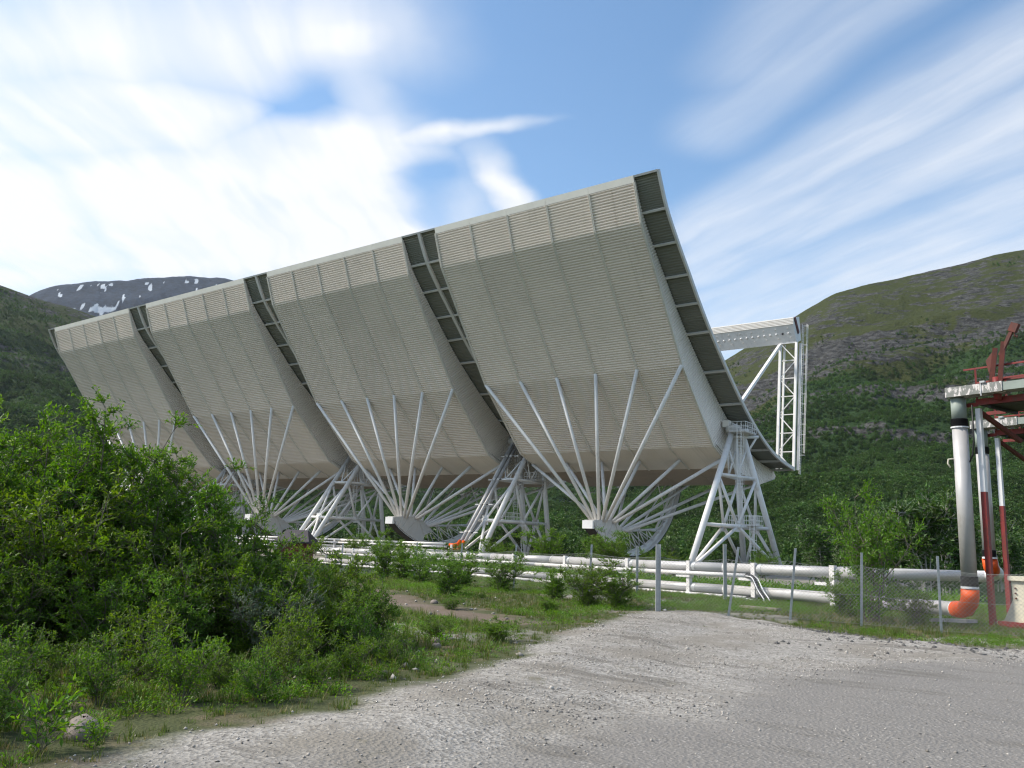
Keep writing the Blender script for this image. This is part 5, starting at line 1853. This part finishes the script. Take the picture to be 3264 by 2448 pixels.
# stones
def rock_arrays(P, S, seed):
    rs = np.random.RandomState(seed)
    base = np.array([(1, 0, 0), (-1, 0, 0), (0, 1, 0), (0, -1, 0), (0, 0, 0.8), (0, 0, -0.6)], float)
    f = np.array([(0, 2, 4), (2, 1, 4), (1, 3, 4), (3, 0, 4), (2, 0, 5), (1, 2, 5), (3, 1, 5), (0, 3, 5)])
    n = len(P)
    v = base[None] * (0.6 + 0.8 * rs.rand(n, 6, 1)) * S[:, None, None] + rs.randn(n, 6, 3) * 0.18 * S[:, None, None]
    a = rs.rand(n) * 6.28
    c, s = np.cos(a)[:, None], np.sin(a)[:, None]
    v = np.stack([v[..., 0] * c - v[..., 1] * s, v[..., 0] * s + v[..., 1] * c, v[..., 2]], -1) + P[:, None, :]
    return v.reshape(-1, 3), (f[None] + np.arange(n)[:, None, None] * 6).reshape(-1, 3)


n = 150000
x = 138 + 26 * RS.rand(n)
y = -84 + 25 * RS.rand(n)
vis, d = in_view(x, y, 3.5, 23, 36)
sg = poly_sd(x, y, GRAVEL) + (fbm(x * 0.9, y * 0.9, 4) - 0.5) * 1.15
sa_ = poly_sd(x, y, ASPHALT) + (fbm(x * 0.7 + 40, y * 0.7, 5) - 0.5) * 2.4
dn = sstep(-0.6, 0.3, sg) * (1 - 0.93 * sstep(-0.3, 0.8, sa_)) * (0.25 + 1.2 * sstep(0.4, 0.65, fbm(x * 0.8 + 2, y * 0.8, 4)))
keep = vis & (RS.rand(n) < dn * 0.75)
x, y = x[keep], y[keep]
s = 0.006 + 0.012 * RS.rand(len(x)) ** 2 + 0.02 * (RS.rand(len(x)) > 0.998)
V, F = rock_arrays(np.stack([x, y, ground_z(x, y) + 0.10 * 0 + 0.02], 1), s, 5)
# lie on the lot surface
gi_, gj_ = np.clip(((x - 116) / 0.2), 0, GX.shape[0] - 2), np.clip(((y + 92) / 0.2), 0, GX.shape[1] - 2)


def surf(x, y):
    fi, fj = np.clip((x - 116) / 0.2, 0, GX.shape[0] - 2), np.clip((y + 92) / 0.2, 0, GX.shape[1] - 2)
    i, j = fi.astype(int), fj.astype(int)
    u, v = fi - i, fj - j
    return GZ[i, j] * (1 - u) * (1 - v) + GZ[i + 1, j] * u * (1 - v) + GZ[i, j + 1] * (1 - u) * v + GZ[i + 1, j + 1] * u * v


V, F = rock_arrays(np.stack([x, y, surf(x, y) + s * 0.25], 1), s, 5)
tag(mesh_np('gravel', V, F, 'pebble'), 'loose pale gravel on the lot', 'gravel', kind='stuff')
print('pebbles', len(x))
# broken asphalt crumbs
cl = [(148.25, -75.2, 0.22, 60), (147.9, -75.6, 0.18, 25), (147.6, -63.3, 0.5, 110), (146.7, -62.9, 0.5, 120), (148.8, -64.4, 0.7, 150), (150.0, -64.6, 0.8, 160), (149.4, -65.4, 0.6, 60), (147.5, -66.5, 0.5, 30), (150.9, -64.1, 0.5, 110), (148.3, -74.7, 0.12, 14)]
X_, Y_, S_ = [], [], []
for cx_, cy_, sp, k in cl:
    X_ += list(cx_ + RS.randn(k) * sp * 1.2)
    Y_ += list(cy_ + RS.randn(k) * sp * 0.6)
    S_ += list(0.006 + 0.018 * RS.rand(k) ** 2 if cy_ < -70 else 0.008 + 0.055 * RS.rand(k) ** 3)
X_, Y_, S_ = np.array(X_), np.array(Y_), np.array(S_)
V, F = rock_arrays(np.stack([X_, Y_, surf(X_, Y_) - S_ * 0.05], 1), S_, 6)
tag(mesh_np('rubble', V, F, 'tar_chunk'), 'crumbs of broken dark asphalt on the gravel', 'rubble', kind='stuff')
# white stones among the grass
n = 700
x = 130 + 16 * RS.rand(n)
y = -78 + 20 * RS.rand(n)
sg = poly_sd(x, y, GRAVEL)
keep = (sg < 0.4) & (sg > -9) & (RS.rand(n) < 0.5)
x, y = x[keep], y[keep]
s = 0.015 + 0.04 * RS.rand(len(x)) ** 2
V, F = rock_arrays(np.stack([x, y, surf(x, y) + s * 0.4], 1), s, 9)
tag(mesh_np('pebbles', V, F, 'pebble'), 'scattered pale stones in the verge grass', 'stones', kind='stuff')


def boulder(name, c, s, label, seed, mat='stone'):
    rs = np.random.RandomState(seed)
    n1, n2 = 14, 9
    V, F = [], []
    for i in range(n2):
        ph = math.pi * (i + 0.5) / n2
        for j in range(n1):
            th_ = 2 * math.pi * j / n1
            d = np.array([math.sin(ph) * math.cos(th_), math.sin(ph) * math.sin(th_), math.cos(ph)])
            k = 0.75 + 0.5 * float(fbm(np.array(d[0] * 1.7 + seed), np.array(d[1] * 1.7 + d[2] * 1.3), 3))
            k *= 0.9 + 0.12 * rs.rand()
            V.append(d * k * np.array(s))
    for i in range(n2 - 1):
        for j in range(n1):
            F.append((i * n1 + j, (i + 1) * n1 + j, (i + 1) * n1 + (j + 1) % n1, i * n1 + (j + 1) % n1))
    o = mesh_np(name, np.array(V), np.array(F), mat)
    o.location = (c[0], c[1], float(surf(np.array([c[0]]), np.array([c[1]]))[0]) + s[2] * 0.35)
    o.rotation_euler.z = rs.rand() * 6
    tag(o, label, 'rock')


boulder('boulder', (146.05, -78.9), (0.20, 0.14, 0.12), 'pinkish grey boulder in the corner behind the sapling', 3)
boulder('rock', (143.56, -71.95), (0.10, 0.08, 0.07), 'pale fist-sized stone on the verge beside the bright tuft', 4)
boulder('rock', (143.9, -72.3), (0.09, 0.07, 0.06), 'pale stone on the verge nearest the thicket', 5)
boulder('rock', (142.2, -68.3), (0.09, 0.08, 0.06), 'pale stone at the near edge of the dirt track', 6)
boulder('rock', (137.3, -65.1), (0.12, 0.10, 0.08), 'pale stone on the far side of the dirt track', 7)
boulder('rock', (145.4, -74.9), (0.07, 0.06, 0.05), 'small pale stone at the gravel edge under the low willow', 8)

# ------------------------------------------------------------------ the wood on the slopes
def crown_source(seed, n, h, r, sz):
    rs = np.random.RandomState(seed)
    th_ = rs.rand(n) * 6.28
    u = rs.rand(n)
    z = h * (0.12 + 0.88 * u)
    prof = np.sin(np.pi * np.clip(0.12 + 0.86 * u, 0, 1)) ** 0.7
    rad = r * prof * np.sqrt(0.25 + 0.75 * rs.rand(n)) * (0.8 + 0.35 * np.sin(th_ * 3 + seed))
    B = np.stack([rad * np.cos(th_), rad * np.sin(th_), z], 1)
    D = unit(np.stack([np.cos(th_), np.sin(th_), rs.rand(n) * 1.2 - 0.2], 1) + rs.randn(n, 3) * 0.5)
    N = unit(rs.randn(n, 3) * 0.5 + np.array([0, 0, 0.8]) + np.stack([np.cos(th_), np.sin(th_), 0 * th_], 1) * 0.5)
    V, F = leaf_arrays(B, D, N, sz * (0.6 + 0.8 * rs.rand(n)), sz * 0.7 * (0.6 + 0.8 * rs.rand(n)))
    return proto_hide(mesh_np('crown_source', V, F, 'forest_leaf'))


cr = [crown_source(41, 130, 6.0, 2.4, 1.3), crown_source(42, 120, 5.0, 2.3, 1.25), crown_source(43, 130, 7.0, 2.2, 1.3)]
PX, PY, PZ = [], [], []
for (mx_, my_, mz_, mf_, mrk, ma_), cnt_, amax in ((mr, 105000, 40), (ml, 30000, -8)):
    n_i, n_j = mx_.shape
    got = 0
    while got < cnt_:
        i = RS.randint(0, n_i - 1, 60000)
        j = (RS.rand(60000) ** 0.85 * (n_j - 6)).astype(int)
        u, v = RS.rand(60000), RS.rand(60000)
        f = mf_[i, j] * (1 - 0.9 * mrk[i, j])
        ok = (RS.rand(60000) < f) & (np.abs(ma_[i, j]) < 40) & (mz_[i, j] > -2)
        i, j, u, v = i[ok], j[ok], u[ok], v[ok]
        lerp = lambda q: q[i, j] * (1 - u) * (1 - v) + q[i + 1, j] * u * (1 - v) + q[i, j + 1] * (1 - u) * v + q[i + 1, j + 1] * u * v
        PX.append(lerp(mx_)); PY.append(lerp(my_)); PZ.append(lerp(mz_) - 0.3)
        got += ok.sum()
n = 9000
az_ = np.radians(-40 + 80 * RS.rand(n))
d_ = 130 + 300 * np.sqrt(RS.rand(n))
x = CX + d_ * (np.cos(az_) * FH[0] + np.sin(az_) * RH[0])
y = CY + d_ * (np.cos(az_) * FH[1] + np.sin(az_) * RH[1])
ok = (y > 42) | (x > 150) | (x < -30)
PX.append(x[ok]); PY.append(y[ok]); PZ.append(ground_z(x[ok], y[ok]) - 0.3)
PX, PY, PZ = np.concatenate(PX), np.concatenate(PY), np.concatenate(PZ)
dd = np.hypot(PX - CX, PY - CY)
scatter('forest', cr, np.stack([PX, PY, PZ], 1), RS.rand(len(PX)) * 6.28, (0.32 + 0.50 * RS.rand(len(PX))) * (0.9 + 0.1 * sstep(150, 500, dd)), RS.randint(0, 3, len(PX)), 'birch wood covering the lower mountain slopes', 'forest')
print('forest', len(PX))

# ------------------------------------------------------------------ thin summer haze over the valley
m = bpy.data.materials.new('valley_air')
m.use_nodes = True
MATS['valley_air'] = m
t = NT(m.node_tree)
out = t.n('ShaderNodeOutputMaterial')
pv = t.n('ShaderNodeVolumePrincipled')
pv.inputs['Color'].default_value = (0.80, 0.88, 1.0, 1)
pv.inputs['Density'].default_value = 0.000022
pv.inputs['Anisotropy'].default_value = 0.3
t.put(out.inputs['Volume'], pv.outputs[0])
hz = MB().box((0, 0, 1148.0), (32000, 32000, 2304.0)).build('haze', 'valley_air')
tag(hz, 'thin bluish air between the valley and the far mountains', 'haze', kind='stuff')
